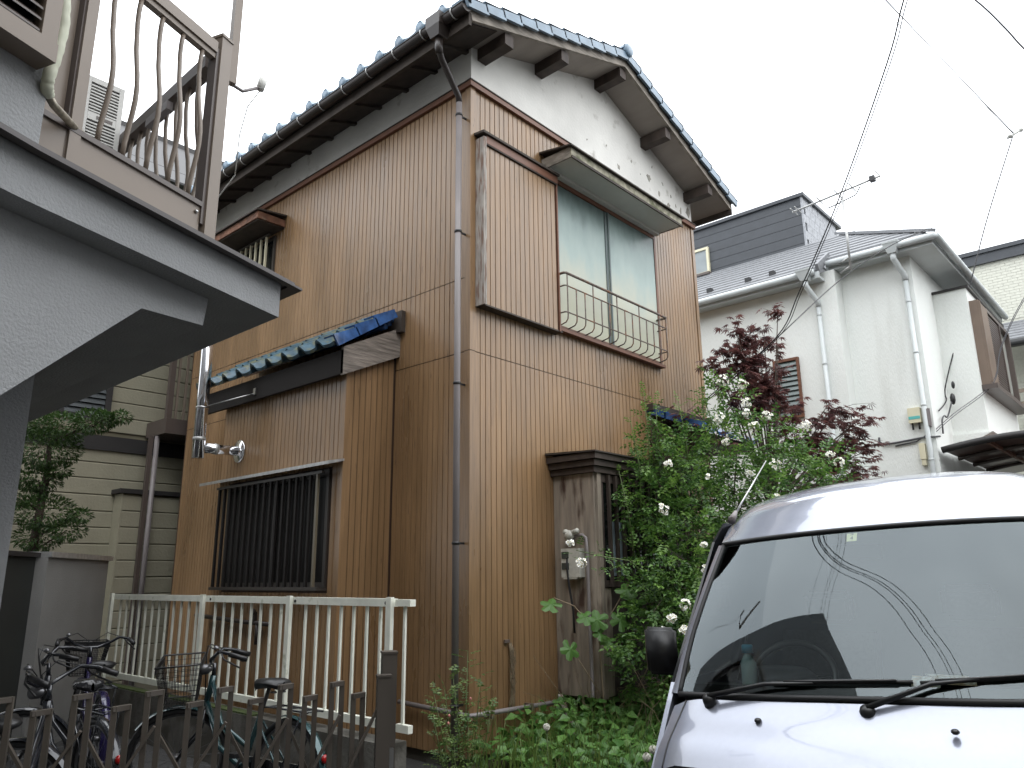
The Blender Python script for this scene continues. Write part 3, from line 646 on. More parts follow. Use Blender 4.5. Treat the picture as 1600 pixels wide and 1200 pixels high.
for k in range(27):
    y = 3.58+k*.122
    if abs(y-4.985) < .06: continue
    obj('baluster', G().tube(wavy(lambda o, z: V((1.535+o, y, z)), 3.236, 4.079), .0115, 8), ALUB, RG)
obj('laundry_bracket', G().bar((1.50, 3.85, 4.03), (1.50, 4.12, 4.03), .035, .05), DSP, RG)
# air conditioner
AC = thing('air_conditioner', 'pale outdoor air conditioner unit behind the balcony bars', 'air conditioner', (1.37, 4.8, 3.013))
obj('case', G().box((1.26, 4.5, 3.89), (1.48, 5.2, 4.42)).box((1.262, 4.49, 3.89), (1.29, 4.499, 4.42)).box((1.45, 4.49, 3.89), (1.478, 4.499, 4.42)).box((1.291, 4.49, 4.385), (1.449, 4.499, 4.42)).box((1.291, 4.49, 3.89), (1.449, 4.499, 3.93)).box((1.291, 4.49, 4.14), (1.449, 4.499, 4.19)), mat('ac_grey', (.52, .51, .48), .5, var=.05), AC)
obj('grille_back', Bx((1.2905, 4.4985, 3.93), (1.4495, 4.4995, 4.385)), BLK, AC)
for z0, z1 in ((3.935, 4.135), (4.195, 4.38)):
    k = int((z1-z0)/.0185)
    for i in range(k): obj('grille_slat', Bx((1.2907, 4.488, z0+i*(z1-z0)/k), (1.4493, 4.4978, z0+i*(z1-z0)/k+.009)), MC['ac_grey'], AC)
obj('maker_plate', Bx((1.34, 4.4875, 4.155), (1.43, 4.4895, 4.175)), ALUBD, AC)
obj('stand', G().box((1.28, 4.52, 3.013), (1.31, 4.55, 3.889)).box((1.43, 4.52, 3.013), (1.46, 4.55, 3.889)).box((1.28, 5.1, 3.013), (1.31, 5.13, 3.889)).box((1.43, 5.1, 3.013), (1.46, 5.13, 3.889)), ALUBD, AC)
# insulated hose
HS = thing('wrapped_pipe', 'cream tape wrapped air conditioner pipe hanging down the stucco wall', 'pipe', (.7, 2.9, 3.2))
hp = [(.68, 2.86, 4.4), (.68, 2.855, 3.8), (.69, 2.855, 3.62), (.70, 2.855, 3.5), (.692, 2.855, 3.38), (.68, 2.86, 3.28), (.685, 2.88, 3.245), (.70, 2.91, 3.235)]
g = G(); pts = []
for i in range(len(hp)-1):
    for j in range(6): pts.append(V(hp[i]).lerp(V(hp[i+1]), j/6))
g.tube(pts, [.021+.0012*(i % 3) for i in range(len(pts))], 10); obj('foam_wrap', g, mat('pipe_wrap_cream', (.52, .53, .42), .7, var=.12, vs=10), HS)
obj('bare_pipe', G().tube([(.697, 2.905, 3.236), (.73, 2.94, 3.225), (.78, 3.0, 3.235), (.85, 3.1, 3.26), (.90, 3.17, 3.285), (.92, 3.2, 3.265), (.89, 3.18, 3.2)], .015, 8), mat('foil_tape', (.26, .23, .18), .35, .4, var=.5, vs=40), HS)
# dish arm seen beyond the corner post
AN = thing('dish_feed_arm', 'small white receiver on a thin curved grey arm beside balcony post', 'antenna', (2.0, 4.2, 4.6))
obj('mast', G().box((1.975, 4.18, 4.60), (2.025, 4.23, 5.6)), ALUB, AN)
obj('arm', G().tube([(1.99, 4.2, 4.63), (2.03, 4.215, 4.605), (2.09, 4.22, 4.60), (2.22, 4.23, 4.70)], .012, 8), DSP, AN)
obj('receiver', G().tube([(2.215, 4.23, 4.68), (2.235, 4.22, 4.79)], [.026, .03], 10), WHITE, AN)
obj('cable', G().tube([(2.22, 4.23, 4.68), (2.2, 4.35, 4.60), (2.26, 4.55, 4.5), (2.45, 4.95, 4.42), (2.5, 5.3, 4.38)], .004, 5), WHITE, AN)

# ------------------------------------------------------------------ white fence on concrete base
CB = tag(obj('concrete_base', G().box((3.5, 4.3, 0), (3.68, 9.3, .43)), CONC), 'low stained concrete kerb wall under the white fence', 'wall')
kind(obj('moss_strip', G().box((3.505, 6.0, .431), (3.6, 9.2, .445)), MOSS, CB), 'stuff')
WF = thing('white_fence', 'white painted metal fence with thin upright bars beside brown house', 'fence', (3.6, 6.5, .43))
segs = [(4.36, 5.62), (5.66, 7.08), (7.12, 9.2)]
for a, b in segs:
    obj('top_rail', Bx((3.575, a, 1.305), (3.625, b, 1.36)), WHF, WF); obj('bottom_rail', Bx((3.58, a, .50), (3.62, b, .555)), WHF, WF)
    k = int(round((b-a)/.155))
    for i in range(1, k): obj('baluster', Bx((3.592, a+i*(b-a)/k-.011, .556), (3.608, a+i*(b-a)/k+.011, 1.304)), WHF, WF)
for y in (4.37, 5.64, 7.1, 9.2): obj('post', Bx((3.545, y-.028, .431 if y > 4.5 else .46), (3.5745, y+.028, 1.37)), WHF, WF)
obj('end_stub', G().box((3.575, 4.17, 1.31), (3.625, 4.33, 1.355)).box((3.58, 4.17, .5), (3.62, 4.30, .55)), WHF, WF)
obj('baluster', Bx((3.592, 4.24, .551), (3.608, 4.262, 1.309)), WHF, WF)
for y in (4.43, 5.58, 6.98): obj('bolt', G().lathe((3.575, y, 1.33), [(.012, 0), (.012, .006)], 8, (-1, 0, 0)), BLK, WF)

# ------------------------------------------------------------------ accordion gate and post
ge = V((.86, -.51, 0)).normalized(); gn = V((.51, .86, 0)).normalized(); GA = V((.91, 3.18, 0))
def gp(s, z, b=0): p = GA+ge*s+gn*b; return V((p.x, p.y, z))
GT = thing('accordion_gate', 'dark brown folding lattice gate of upright frames crossing the foreground', 'gate', GA)
tal = [-.27, -.0, .246, .479, .718, .933, 1.123]; sho = [-.12, .124, .374, .617, .828, 1.024, 1.205]
for lst, zt in ((tal, 1.115), (sho, 1.07)):
    for s in lst:
        o = V((0, 0, 0)); c = gp(s, 0); d2 = (ge*.04+gn*.035); L = d2.normalized()
        g = G()
        for sg in (-1, 1): g.obox(c+d2*(sg*.5)+V((0, 0, zt/2+.02)), ge*.0092, gn*.010, V((0, 0, zt/2-.02)))
        g.obox(c+V((0, 0, zt-.008)), d2*.62, gn*.012-ge*.004, V((0, 0, .0085)))
        obj('upright', g, GATE, GT)
for i in range(len(tal)-1):
    a, b = tal[i], tal[i+1]
    for z0, z1 in ((1.0, .62), (.62, .24)):
        obj('brace', G().bar(gp(b+.012, z0, -.035), gp(a+.012, z1, -.035), .01, .022, up=gn), GATE, GT)
        obj('brace', G().bar(gp(a+.012, z0-.03, .05), gp(b+.012, z1-.03, .05), .01, .022, up=gn), GATE, GT)
obj('brace', G().bar(gp(1.30, 1.06, -.03), gp(1.13, .72, -.035), .01, .022, up=gn), GATE, GT)
obj('gate_post', G().obox(gp(1.325, .605, .03), ge*.028, gn*.03, V((0, 0, .605))).obox(gp(1.325, 1.213, .03), ge*.031, gn*.033, V((0, 0, .004))), GATE, GT)
obj('lock_stile', G().obox(gp(1.297, .565, -.035), ge*.026, gn*.02, V((0, 0, .565))).obox(gp(1.297, 1.133, -.035), ge*.029, gn*.023, V((0, 0, .004))), GATE, GT)
obj('latch', G().obox(gp(1.33, .82, -.03), ge*.012, gn*.01, V((0, 0, .05))), STEEL, GT)

# ------------------------------------------------------------------ beige house behind
BH = thing('beige_house', 'beige house with wide horizontal siding and a dark band, behind the fence', 'house', (4, 11, 0))
obj('wall', Bx((1.0, 11.03, 0), (8.5, 18, 7.5)), BEIM, BH)
PB = {}
def plank(name, x0, x1, y, z0, z1, parent, m):
    key = (name, round(x1-x0, 3), round(z1-z0, 3), m.name)
    if key not in PB:
        W, h = x1-x0, z1-z0-.008; g = G()
        prof = [(0, .03), (0, .006), (.006, 0), (h-.012, 0), (h, .008), (h, .03)]
        vs = [(0, py, pz) for pz, py in prof]+[(W, py, pz) for pz, py in prof]
        n = len(prof); g.add(vs, [(i, i+1, n+i+1, n+i) for i in range(n-1)]+[tuple(range(n)), tuple(range(n, 2*n))])
        PB[key] = g.mesh(name, m)
    put(name, PB[key], parent, loc=(x0, y, z0))
for i in range(32):
    z0 = .05+i*.215
    if 3.19 < z0+.1 < 3.45: continue
    for x0, x1 in ((1.02, 3.16), (3.165, 5.2), (5.205, 8.4)):
        if 10 < i < 32 or x1 < 6 or i < 3: plank('siding_plank', x0, x1, 11.0, z0, z0+.213, BH, BEI)
obj('dark_band', Bx((1.0, 10.965, 3.22), (8.5, 11.028, 3.42)), DBND, BH)
bw = obj('window', G().box((3.28, 10.94, 3.62), (3.36, 10.999, 4.45)).box((3.86, 10.94, 3.62), (3.94, 10.999, 4.45)).box((3.361, 10.94, 3.62), (3.859, 10.999, 3.68)).box((3.361, 10.94, 4.39), (3.859, 10.999, 4.45)), DBND, BH)
for k in range(9): obj('window_slat', G().prism([(3.361, 10.95, 3.685+k*.078), (3.361, 10.98, 3.685+k*.078+.07), (3.361, 10.986, 3.685+k*.078+.07), (3.361, 10.956, 3.685+k*.078)], (.498, 0, 0)), mat('slat_bluegrey', (.07, .08, .085), .4) if k == 0 else MC['slat_bluegrey'], bw)
obj('pane', Bx((3.361, 10.99, 3.68), (3.859, 10.999, 4.39)), DGL, bw)
bx = obj('wall_box', Bx((4.16, 10.76, 0), (6.2, 10.995, 2.64)), BEIM, BH)
for i in range(12): plank('siding_plank', 4.16, 6.2, 10.735, .05+i*.215, .263+i*.215, BH, BEI)
obj('box_side', Bx((4.135, 10.735, 0), (4.159, 10.995, 2.635)), BEI, BH)
obj('box_cap', Bx((4.09, 10.69, 2.641), (6.25, 10.995, 2.70)), DBND, BH)
# its small side balcony
obj('balcony_floor', Bx((4.45, 10.35, 3.45), (6.6, 10.96, 3.66)), ALUBD, BH)
for x in (4.45, 6.5): obj('balcony_post', Bx((x, 10.35, 3.661), (x+.07, 10.42, 4.75)), ALUBD, BH)
obj('balcony_rail', Bx((4.45, 10.34, 4.751), (6.6, 10.43, 4.82)), ALUBD, BH)
for k in range(17): obj('balcony_bar', Bx((4.57+k*.112, 10.375, 3.661), (4.60+k*.112, 10.40, 4.75)), ALUB, BH)
obj('downpipe', G().tube([(4.47, 10.62, 3.44), (4.47, 10.62, .05)], .034, 10), DSP, BH)
obj('downpipe_support', Bx((4.38, 10.64, .05), (4.43, 10.7, 3.45)), ALUBD, BH)
# slate roof, courses of staggered slates
rs = V((0, 1, .78)).normalized(); rn = V((0, -.78, 1)).normalized(); SB_ = {}
k_ = 0
for r_ in range(-4, 13):
    for c in range(13 if r_ >= 0 else 5):
        L0 = .36; x = 2.7+c*.37+(r_ % 2)*.185; b0 = V((x, 10.55, 7.40))+rs*(r_*.20)
        if not SB_:
            g = G().prism([(0, 0, 0), tuple(rs*.195), tuple(rs*.195+rn*.012), tuple(rn*.018)], (.355, 0, 0)); SB_['m'] = g.mesh('slate', SLT)
        put('slate', SB_['m'], BH, loc=b0)
obj('roof_deck', G().prism([(2.6, 10.45-.66, 6.82), (2.6, 10.45-.66, 6.85), (2.6, 10.5, 7.38), (2.6, 10.5, 7.345)], (1.98, 0, 0)), DBND, BH)
obj('roof_deck', G().prism([(2.6, 10.5, 7.35), (2.6, 10.5, 7.385), tuple(V((2.6, 10.5, 7.385))+rs*2.75), tuple(V((2.6, 10.5, 7.35))+rs*2.75)], (5.1, 0, 0)), DBND, BH)
p = V((2.6, 10.5, 7.385))+rs*2.75; obj('roof_ridge', Bx((2.55, p.y-.05, p.z-.04), (7.75, p.y+.12, p.z+.05)), DBND, BH)
obj('snow_stop', Bx((3.55, p.y-.12, p.z-.03), (3.72, p.y-.04, p.z+.1)), DBND, BH)

# ------------------------------------------------------------------ grey rendered garden wall and dark sheet painted as the shaded opening
a, b = V((3.5, 9.25, 0)), V((2.5, 8.02, 0)); d = (b-a).normalized(); nb_ = V((d.y, -d.x, 0))
if nb_.y > 0: nb_ = -nb_
GWt = thing('garden_wall', 'plain grey rendered garden wall with a thin metal cap behind the bicycles', 'wall', (a+b)/2)
c = (a+b)/2
obj('wall', G().prism([a, b, b-nb_*.18, a-nb_*.18], (0, 0, 1.72)), GWAL, GWt)
e1, e2 = a-d*.05, b+d*.0
obj('cap', G().prism([e1+nb_*.03+V((0, 0, 1.721)), e2+nb_*.03+V((0, 0, 1.721)), e2-nb_*.2+V((0, 0, 1.721)), e1-nb_*.2+V((0, 0, 1.721))], (0, 0, .05)), ALUS, GWt)
DG = thing('opening_shade_sheet', 'dark sheet painted as shade of the opening between garden wall and stucco house', 'gate', b+d*.4)
obj('panel', G().prism([b+d*.01-nb_*.1, b+d*.75-nb_*.1, b+d*.75-nb_*.14, b+d*.01-nb_*.14], (0, 0, 1.72)), mat('opening_shade_black', (.02, .022, .02), .7), DG)
obj('cap', G().prism([b+d*.01-nb_*.06+V((0, 0, 1.721)), b+d*.75-nb_*.06+V((0, 0, 1.721)), b+d*.75-nb_*.17+V((0, 0, 1.721)), b+d*.01-nb_*.17+V((0, 0, 1.721))], (0, 0, .04)), DBND, DG)

# ------------------------------------------------------------------ bicycles
BST = mat('tarnished_steel', (.16, .16, .165), .38, .8, var=.25)
def bike(label, x, y, rz, paint, basket=False, cover=False, lamp=False, lean=0, fender=None, steer=0):
    t = thing('bicycle', label, 'bicycle', (x, y, 0), 'bicycles parked behind the folding gate', rz, True)
    t.rotation_euler = (lean, 0, rz)
    R = .33
    bb, st, sd_, hd0, hd1, ra, fa = V((-.06, 0, .29)), V((-.2, 0, .66)), V((-.26, 0, .80)), V((.40, 0, .66)), V((.35, 0, .86)), V((-.5, 0, R)), V((.58, 0, R))
    g = G().tube([bb, st], .017, 8).tube([hd0, hd1], .022, 8).tube([hd0+V((-.01, 0, .03)), V((.2, 0, .42)), bb+V((.02, 0, .04))], .019, 8).tube([hd1+V((0, 0, -.05)), V((.2, 0, .56)), V((-.13, 0, .44))], .016, 8)
    for s in (-.05, .05): g.tube([bb+V((0, s*.6, 0)), ra+V((0, s, 0))], .009, 6).tube([st+V((0, s*.3, -.04)), ra+V((0, s, 0))], .008, 6)
    obj('frame', g, paint, t)
    Ms = Matrix.Translation(hd0) @ Matrix.Rotation(steer, 4, (hd1-hd0).normalized()) @ Matrix.Translation(-hd0)
    def turn(g):
        g.v = [tuple(Ms @ V(v)) for v in g.v]; return g
    same = lambda g: g
    for nm, c in (('rear_wheel', ra), ('front_wheel', fa)):
        tf = turn if nm == 'front_wheel' else same
        wl = obj(nm, tf(G().lathe(c-V((0, .035, 0)), [(.012, 0), (.022, .005), (.02, .065), (.012, .07)], 10, (0, 1, 0))), BST, t)
        obj('tyre', tf(G().torus(c, R-.02, .02, n=32, k=8)), RUB, wl); obj('rim', tf(G().torus(c, R-.045, .009, n=32, k=6)), BST, wl)
        sp = G()
        for k in range(18):
            an = 2*pi*k/18; sp.tube([c+V((0, .02*(-1)**k, 0)), c+V((cos(an)*(R-.045), 0, sin(an)*(R-.045)))], .0016, 3, False)
        obj('spokes', tf(sp), BST, wl)
    g = G()
    for s in (-.055, .055): g.tube([hd0+V((0, s*.6, -.02)), V((.43, s, .5)), fa+V((0, s, 0))], .011, 6)
    obj('fork', turn(g), DKBL if lamp or cover else BST, t)
    for nm, c, a0, a1 in (('rear_fender', ra, 75, 205), ('front_fender', fa, 40, 165)):
        rows = [[V((c.x+(R+.018)*cos(rad(a0+(a1-a0)*i/14)), w_, c.z+(R+.018)*sin(rad(a0+(a1-a0)*i/14))))-V((cos(rad(a0+(a1-a0)*i/14)), 0, sin(rad(a0+(a1-a0)*i/14))))*abs(w_)*.35 for w_ in (-.028, -.014, 0, .014, .028)] for i in range(15)]
        raw(nm, (turn if nm == 'front_fender' else same)(G().grid(rows)), fender or paint, t)
    obj('reflector', G().lathe(ra+V((-(R+.02)*.93, 0, (R+.02)*.37)), [(.012, 0), (.026, .006), (.026, .02), (.01, .026)], 12, (-1, 0, .15)), REDR, t)
    # saddle
    rows = []
    for i, (xx, wd, zz) in enumerate(((-.14, .01, .0), (-.13, .075, .012), (-.08, .1, .02), (0, .075, .015), (.08, .035, .008), (.13, .022, 0), (.14, .005, -.01))):
        rows.append([sd_+V((xx, wd*cos(tt), .035+zz+(.03*sin(tt) if sin(tt) > 0 else .035*sin(tt)))) for tt in [2*pi*k/12 for k in range(13)]])
    sdl = obj('saddle', G().grid(rows), BLK if not cover else mat('wrapped_black_plastic', (.018, .018, .02), .16, bump=1.0, bs=22, var=.3), t)
    obj('seat_post', G().tube([st, sd_+V((0, 0, .02))], .013, 8), BST, t)
    for s in (-.035, .035): obj('saddle_spring', G().torus(sd_+V((-.09, s, .0)), .017, .006, (0, 0, 1), 10, 5), BST, sdl)
    # handlebar
    hb = Ms @ V((.335, 0, .93)); cs, sn = cos(steer), sin(steer)
    def hp_(p): return hb+V((p[0]*cs-p[1]*sn, p[0]*sn+p[1]*cs, p[2]))
    pts = [(-.2, .29, .055), (-.1, .27, .085), (-.02, .21, .095), (.03, .13, .04), (.03, .05, .01), (.03, -.05, .01), (.03, -.13, .04), (-.02, -.21, .095), (-.1, -.27, .085), (-.2, -.29, .055)]
    obj('handlebar', G().tube([hp_(p) for p in pts], .012, 8).tube([hd1, hb+V((.02, 0, .01))], .015, 8), DKBL, t)
    for s in (1, -1):
        obj('grip', G().tube([hp_((-.09, s*.273, .082)), hp_((-.21, s*.293, .052))], .0175, 8), BLK, t)
        obj('brake_lever', G().tube([hp_((-.04, s*.24, .085)), hp_((-.06, s*.27, .05)), hp_((-.17, s*.315, .0))], .006, 6), BLK, t)
        obj('brake_cable', G().tube([hp_((-.03, s*.235, .09)), hp_((.06, s*.12, .13)), hp_((.07, s*.02, .06)), hd0+V((.02, 0, .05))], .0035, 5), BLK, t)
    obj('bell', G().lathe(hp_((.0, .19, .11)), [(.02, 0), (.022, .008), (.014, .02), (.002, .024)], 10), BST, t)
    if basket:
        bk = obj('basket', turn(G().tube([(.42, -.16, .98), (.42, .16, .98), (.70, .17, .98), (.70, -.17, .98), (.42, -.16, .98)], .006, 6).tube([(.46, -.12, .70), (.46, .12, .70), (.66, .12, .70), (.66, -.12, .70), (.46, -.12, .70)], .005, 6)), BLK, t)
        mg = G()
        top = [V((.42, -.16, .98)), V((.42, .16, .98)), V((.70, .17, .98)), V((.70, -.17, .98))]; bot = [V((.46, -.12, .70)), V((.46, .12, .70)), V((.66, .12, .70)), V((.66, -.12, .70))]
        for s in range(4):
            for k in range(12):
                f = k/12; mg.tube([top[s].lerp(top[(s+1) % 4], f), bot[s].lerp(bot[(s+1) % 4], f)], .0022, 3, False)
            for k in range(1, 8):
                f = k/8; mg.tube([top[s].lerp(bot[s], f), top[(s+1) % 4].lerp(bot[(s+1) % 4], f)], .0022, 3, False)
        for k in range(1, 8): mg.tube([bot[0].lerp(bot[1], k/8), bot[3].lerp(bot[2], k/8)], .0022, 3, False)
        turn(mg)
        obj('mesh', mg, BLK, bk)
        obj('basket_band', turn(G().bar((.42, -.16, .95), (.42, .16, .95), .003, .03).bar((.70, -.17, .95), (.70, .17, .95), .003, .03)), BLK, bk)
    # rear carrier
    g = G()
    for s in (-.06, .06): g.tube([(-.24, s*.5, .70), (-.34, s, .715), (-.72, s, .71)], .006, 6).tube([(-.66, s, .71), (-.51, s*1.1, R+.01)], .005, 6)
    for xx in (-.36, -.5, -.64, -.72): g.tube([(xx, -.06, .713), (xx, .06, .713)], .005, 6)
    obj('carrier', g, DKBL, t)
    obj('chain_case', G().prism([(-.56, -.062, .39), (-.05, -.062, .385), (.02, -.062, .32), (.02, -.062, .26), (-.05, -.062, .2), (-.56, -.062, .28)], (0, .02, 0)), DKBL, t)
    obj('crank', G().tube([bb+V((0, -.07, 0)), bb+V((.09, -.08, -.13))], .009, 6).tube([bb+V((0, .06, 0)), bb+V((-.09, .07, .13))], .009, 6).tube([bb+V((0, -.07, 0)), bb+V((0, .06, 0))], .015, 8), BST, t)
    obj('pedal', G().box(bb+V((.05, -.17, -.145)), bb+V((.13, -.085, -.12))), BLK, t); obj('pedal', G().box(bb+V((-.13, .075, .12)), bb+V((-.05, .16, .145))), BLK, t)
    obj('kickstand', G().tube([ra+V((0, .07, 0)), ra+V((-.1, .14, -.32))], .008, 6).tube([ra+V((0, -.07, 0)), ra+V((-.1, -.14, -.32))], .008, 6), BST, t)
    if lamp: obj('headlamp', G().lathe(hp_((.07, 0, -.03)), [(.012, -.05), (.034, -.02), (.037, .02), (.034, .03)], 14, (cs, sn, -.1)), BST, t)
    return t
bike('dark bicycle with chrome lamp against the stucco wall, leftmost bicycle', 1.42, 4.73, rad(56), DKBL, lamp=True, steer=1.2, lean=.05)
bike('bicycle with wrinkled plastic covered saddle between the leftmost bicycle and the basketed one', 2.12, 5.95, rad(92), DKBL, cover=True, lean=-.05, steer=1.1)
bike('purple bicycle with black wire basket and wide handlebar before the grey garden wall', 2.66, 7.12, rad(78), PURP, basket=True, lean=.03)
bike('teal bicycle with basket close to the white fence, rightmost bicycle', 2.8, 4.98, rad(97), TEAL, basket=True, lamp=True, steer=.9, lean=.05)

# ------------------------------------------------------------------ white house on the right
WH = thing('white_house', 'white rendered two-storey house with dark hipped roof beyond the red-leaved maple', 'house', (12.5, 6, 0))
XA, XC, YS, YC = 12.3, 12.62, 3.9, 2.83
obj('wall', Bx((XA, YS, 0), (17.4, 11, 6.36)), WHW, WH)
obj('wall', Bx((XC, YC, 0), (17.35, YS+.02, 6.62)), WHW, WH)
# hipped roof
SLP = .64; ex, ey, ez = 12.0, 2.42, 6.33
def rz_(x): return ez+SLP*(x-ex)
hx = 14.3; hz = rz_(hx)
e2x = 12.34; e2z = rz_(e2x)
def roofpoly(name, pts, m, th=.05): return obj(name, G().prism(pts, (0, 0, -th)), m, WH)
roofpoly('roof_slope', [(ex, 4.06, ez), (hx, 4.06, hz), (hx, 11.3, hz), (ex, 11.3, ez)], RFD)
roofpoly('roof_slope', [(e2x, ey, e2z), (hx, ey+(hx-e2x), hz), (hx, 4.058, hz), (e2x, 4.058, e2z)], RFD) if False else roofpoly('roof_slope', [(e2x, ey, e2z), (e2x+1.638, 4.058, rz_(e2x+1.638)), (e2x, 4.058, e2z)], RFD)
roofpoly('roof_slope', [(e2x, ey, e2z+.001), (17.6, ey, e2z+.001), (15.6, ey+1.96, hz), (hx, ey+1.96, hz)], RFD)
# courses on the roof face: thin steps
for r_ in range(17):
    x = ex+.02+r_*.205
    if x < e2x: ylo = 4.07
    else: ylo = max(ey+(x-e2x)+.0, ey) if x > e2x else 4.07
    if ylo > 9 or x > hx-.2: break
    z = rz_(x)
    obj('roof_course', G().prism([(x, ylo, z+.002), (x, ylo, z+.028), (x+.215, ylo+.0, rz_(x+.215)+.004), (x+.215, ylo, rz_(x+.215)+.0)], (0, 11.2-ylo, 0)), RFD, WH)
g = G().bar((e2x-.02, ey-.02, e2z+.03), (hx, ey+1.96, hz+.04), .12, .05); obj('hip_cap', g, RFD, WH)
obj('verge_edge', G().bar((ex-.03, 4.05, ez+.0), (e2x+.25, 4.05, rz_(e2x+.25)+.02), .05, .13), RFD, WH)
for y in (4.9, 5.35, 6.1, 6.65, 7.4): obj('snow_guard', Bx((ex+.30, y, rz_(ex+.3)+.02), (ex+.4, y+.09, rz_(ex+.3)+.11)), BLK, WH)
# eaves, soffits, gutters
obj('soffit', Bx((ex+.03, 4.06, ez-.14), (XA, 11.2, ez-.10)), WHP, WH); obj('fascia', Bx((ex+.0, 4.04, ez-.16), (ex+.029, 11.2, ez-.03)), WHP, WH)
obj('soffit', Bx((e2x+.03, ey+.03, e2z-.17), (XC, YS+.13, e2z-.12)), WHP, WH); obj('soffit', Bx((XC+.001, ey+.03, e2z-.17), (17.5, YC, e2z-.12)), WHP, WH)
obj('fascia', Bx((e2x+.0, ey, e2z-.18), (e2x+.029, 4.03, e2z-.05)), WHP, WH); obj('fascia', Bx((e2x+.03, ey, e2z-.18), (17.5, ey+.029, e2z-.05)), WHP, WH)
def gut(name, a, b, r=.055):
    g = G().tube([a, b], r, 10); return obj(name, g, WHP, WH)
gut('gutter', (ex-.06, 4.1, ez-.07), (ex-.06, 11.2, ez-.07)); gut('gutter', (e2x-.06, ey-.05, e2z-.08), (e2x-.06, 4.0, e2z-.08)); gut('gutter', (e2x-.06, ey-.06, e2z-.08), (17.5, ey-.06, e2z-.09))
for k in range(10): obj('gutter_joint', G().lathe((13.2+k*.42, ey-.06, e2z-.085), [(.056, 0), (.06, .003), (.06, .02), (.056, .023)], 10, (1, 0, 0)), WHP, WH)
for (x, y, z, xw_, zb_) in ((ex-.06, 4.25, ez-.07, XA, 0), (e2x-.06, 2.98, e2z-.08, XC, 0)):
    g = G(); frus(g, z-.12, z+.03, .06, .11, x, y); frus(g, z+.031, z+.06, .115, .12, x, y)
    g.tube([(x, y, z-.11), (x, y, z-.2), (xw_-.07, y-.06, z-.42), (xw_-.06, y-.06, z-.5)], .045, 10); obj('rain_hopper', g, WHP, WH)
    dpw = obj('downpipe', G().tube([(xw_-.06, y-.06, z-.48), (xw_-.06, y-.06, 0)], .036, 12), WHP, WH)
    for k in range(6): obj('pipe_clamp', G().lathe((xw_-.06, y-.06, 5.6-k*.83), [(.037, 0), (.042, .004), (.042, .03), (.037, .034)], 12).bar((xw_-.03, y-.06, 5.615-k*.83), (xw_, y-.06, 5.615-k*.83), .015, .015), WHP, dpw)
# louvre window in white wall
ww = obj('louvre_window', G().box((XA-.05, 5.02, 3.98), (XA-.002, 5.06, 5.0)).box((XA-.05, 4.62, 3.98), (XA-.002, 4.66, 5.0)).box((XA-.05, 4.661, 4.955), (XA-.002, 5.019, 5.0)).box((XA-.05, 4.661, 3.98), (XA-.002, 5.019, 4.02)), TRIM, WH)
for k in range(11): obj('glass_louvre', G().prism([(XA-.045, 4.661, 4.03+k*.084), (XA-.015, 4.661, 4.03+k*.084+.08), (XA-.01, 4.661, 4.03+k*.084+.08), (XA-.04, 4.661, 4.03+k*.084)], (0, .358, 0)), mat('louvre_glass', (.10, .13, .125), .2) if k == 0 else MC['louvre_glass'], ww)
obj('pane', Bx((XA-.012, 4.661, 4.02), (XA-.003, 5.019, 4.955)), DGL, ww)
# dormer
dm = obj('dormer', Bx((14.25, 4.98, 7.2), (16.2, 9.5, 8.80)), DORM, WH)
for k in range(6): obj('dormer_board', Bx((14.22, 4.985, 7.62+k*.2), (14.249, 9.5, 7.812+k*.2)), DORM, dm)
for r_ in range(7):
    for c in range(7):
        obj('dormer_slate', Bx((14.27+c*.26+(r_ % 2)*.1, 4.955, 7.55+r_*.18), (14.52+c*.26+(r_ % 2)*.1, 4.979, 7.725+r_*.18)), SLTL, dm)
obj('dormer_cap', Bx((14.17, 4.90, 8.801), (16.3, 9.6, 8.87)), DORM, dm); obj('corner_strip', Bx((14.21, 4.945, 7.55), (14.248, 4.984, 8.80)), SLTL, dm)
dw = obj('dormer_window', G().box((14.16, 7.02, 7.75), (14.219, 7.07, 8.35)).box((14.16, 7.45, 7.75), (14.219, 7.5, 8.35)).box((14.16, 7.071, 8.3), (14.219, 7.449, 8.35)).box((14.16, 7.071, 7.75), (14.219, 7.449, 7.8)), CRM_P, dm)
obj('pane', Bx((14.19, 7.071, 7.8), (14.2, 7.449, 8.3)), mat('pale_glass', (.28, .31, .32), .2, spec=.2), dw); obj('window_sill', Bx((14.05, 6.98, 7.69), (14.22, 7.54, 7.745)), ALUBD, dm)
# projecting white bay with brown shuttered window
BYX0, BYX1, BYY = 13.75, 16.6, 2.33
obj('bay', Bx((BYX0, BYY, 3.62), (BYX1, YC+.02, 6.02)), WHW, WH)
obj('bay_base', G().prism([(BYX0-.05, BYY-.06, 3.62), (BYX0-.05, YC, 3.62), (BYX0-.05, YC, 3.36), (BYX0-.05, BYY+.2, 3.5)], (BYX1-BYX0, 0, 0)), WHW, WH)
obj('bay_cap', Bx((BYX0-.03, BYY-.04, 6.021), (BYX1, YC, 6.06)), DBND, WH)
sw = obj('shutter_window', G().box((BYX0+.05, BYY-.13, 4.38), (BYX0+.75, BYY-.002, 5.8)), mat('shutter_brown', (.16, .115, .085), .5), WH)
obj('shutter_panel', Bx((BYX0+.052, BYY-.16, 4.42), (BYX0+.09, BYY-.131, 5.78)), MC['shutter_brown'], sw)
for k in range(30): obj('shutter_slat', Bx((BYX0+.76, BYY-.10, 4.42+k*.045), (BYX0+1.75, BYY-.06, 4.45+k*.045)), ALUBD, sw)
obj('shutter_frame', G().box((BYX0+.75, BYY-.12, 5.78), (BYX0+2.7, BYY-.002, 5.84)).box((BYX0+1.75, BYY-.12, 4.4), (BYX0+1.8, BYY-.002, 5.779)).box((BYX0+2.62, BYY-.12, 4.4), (BYX0+2.7, BYY-.002, 5.779)), ALUBD, sw)
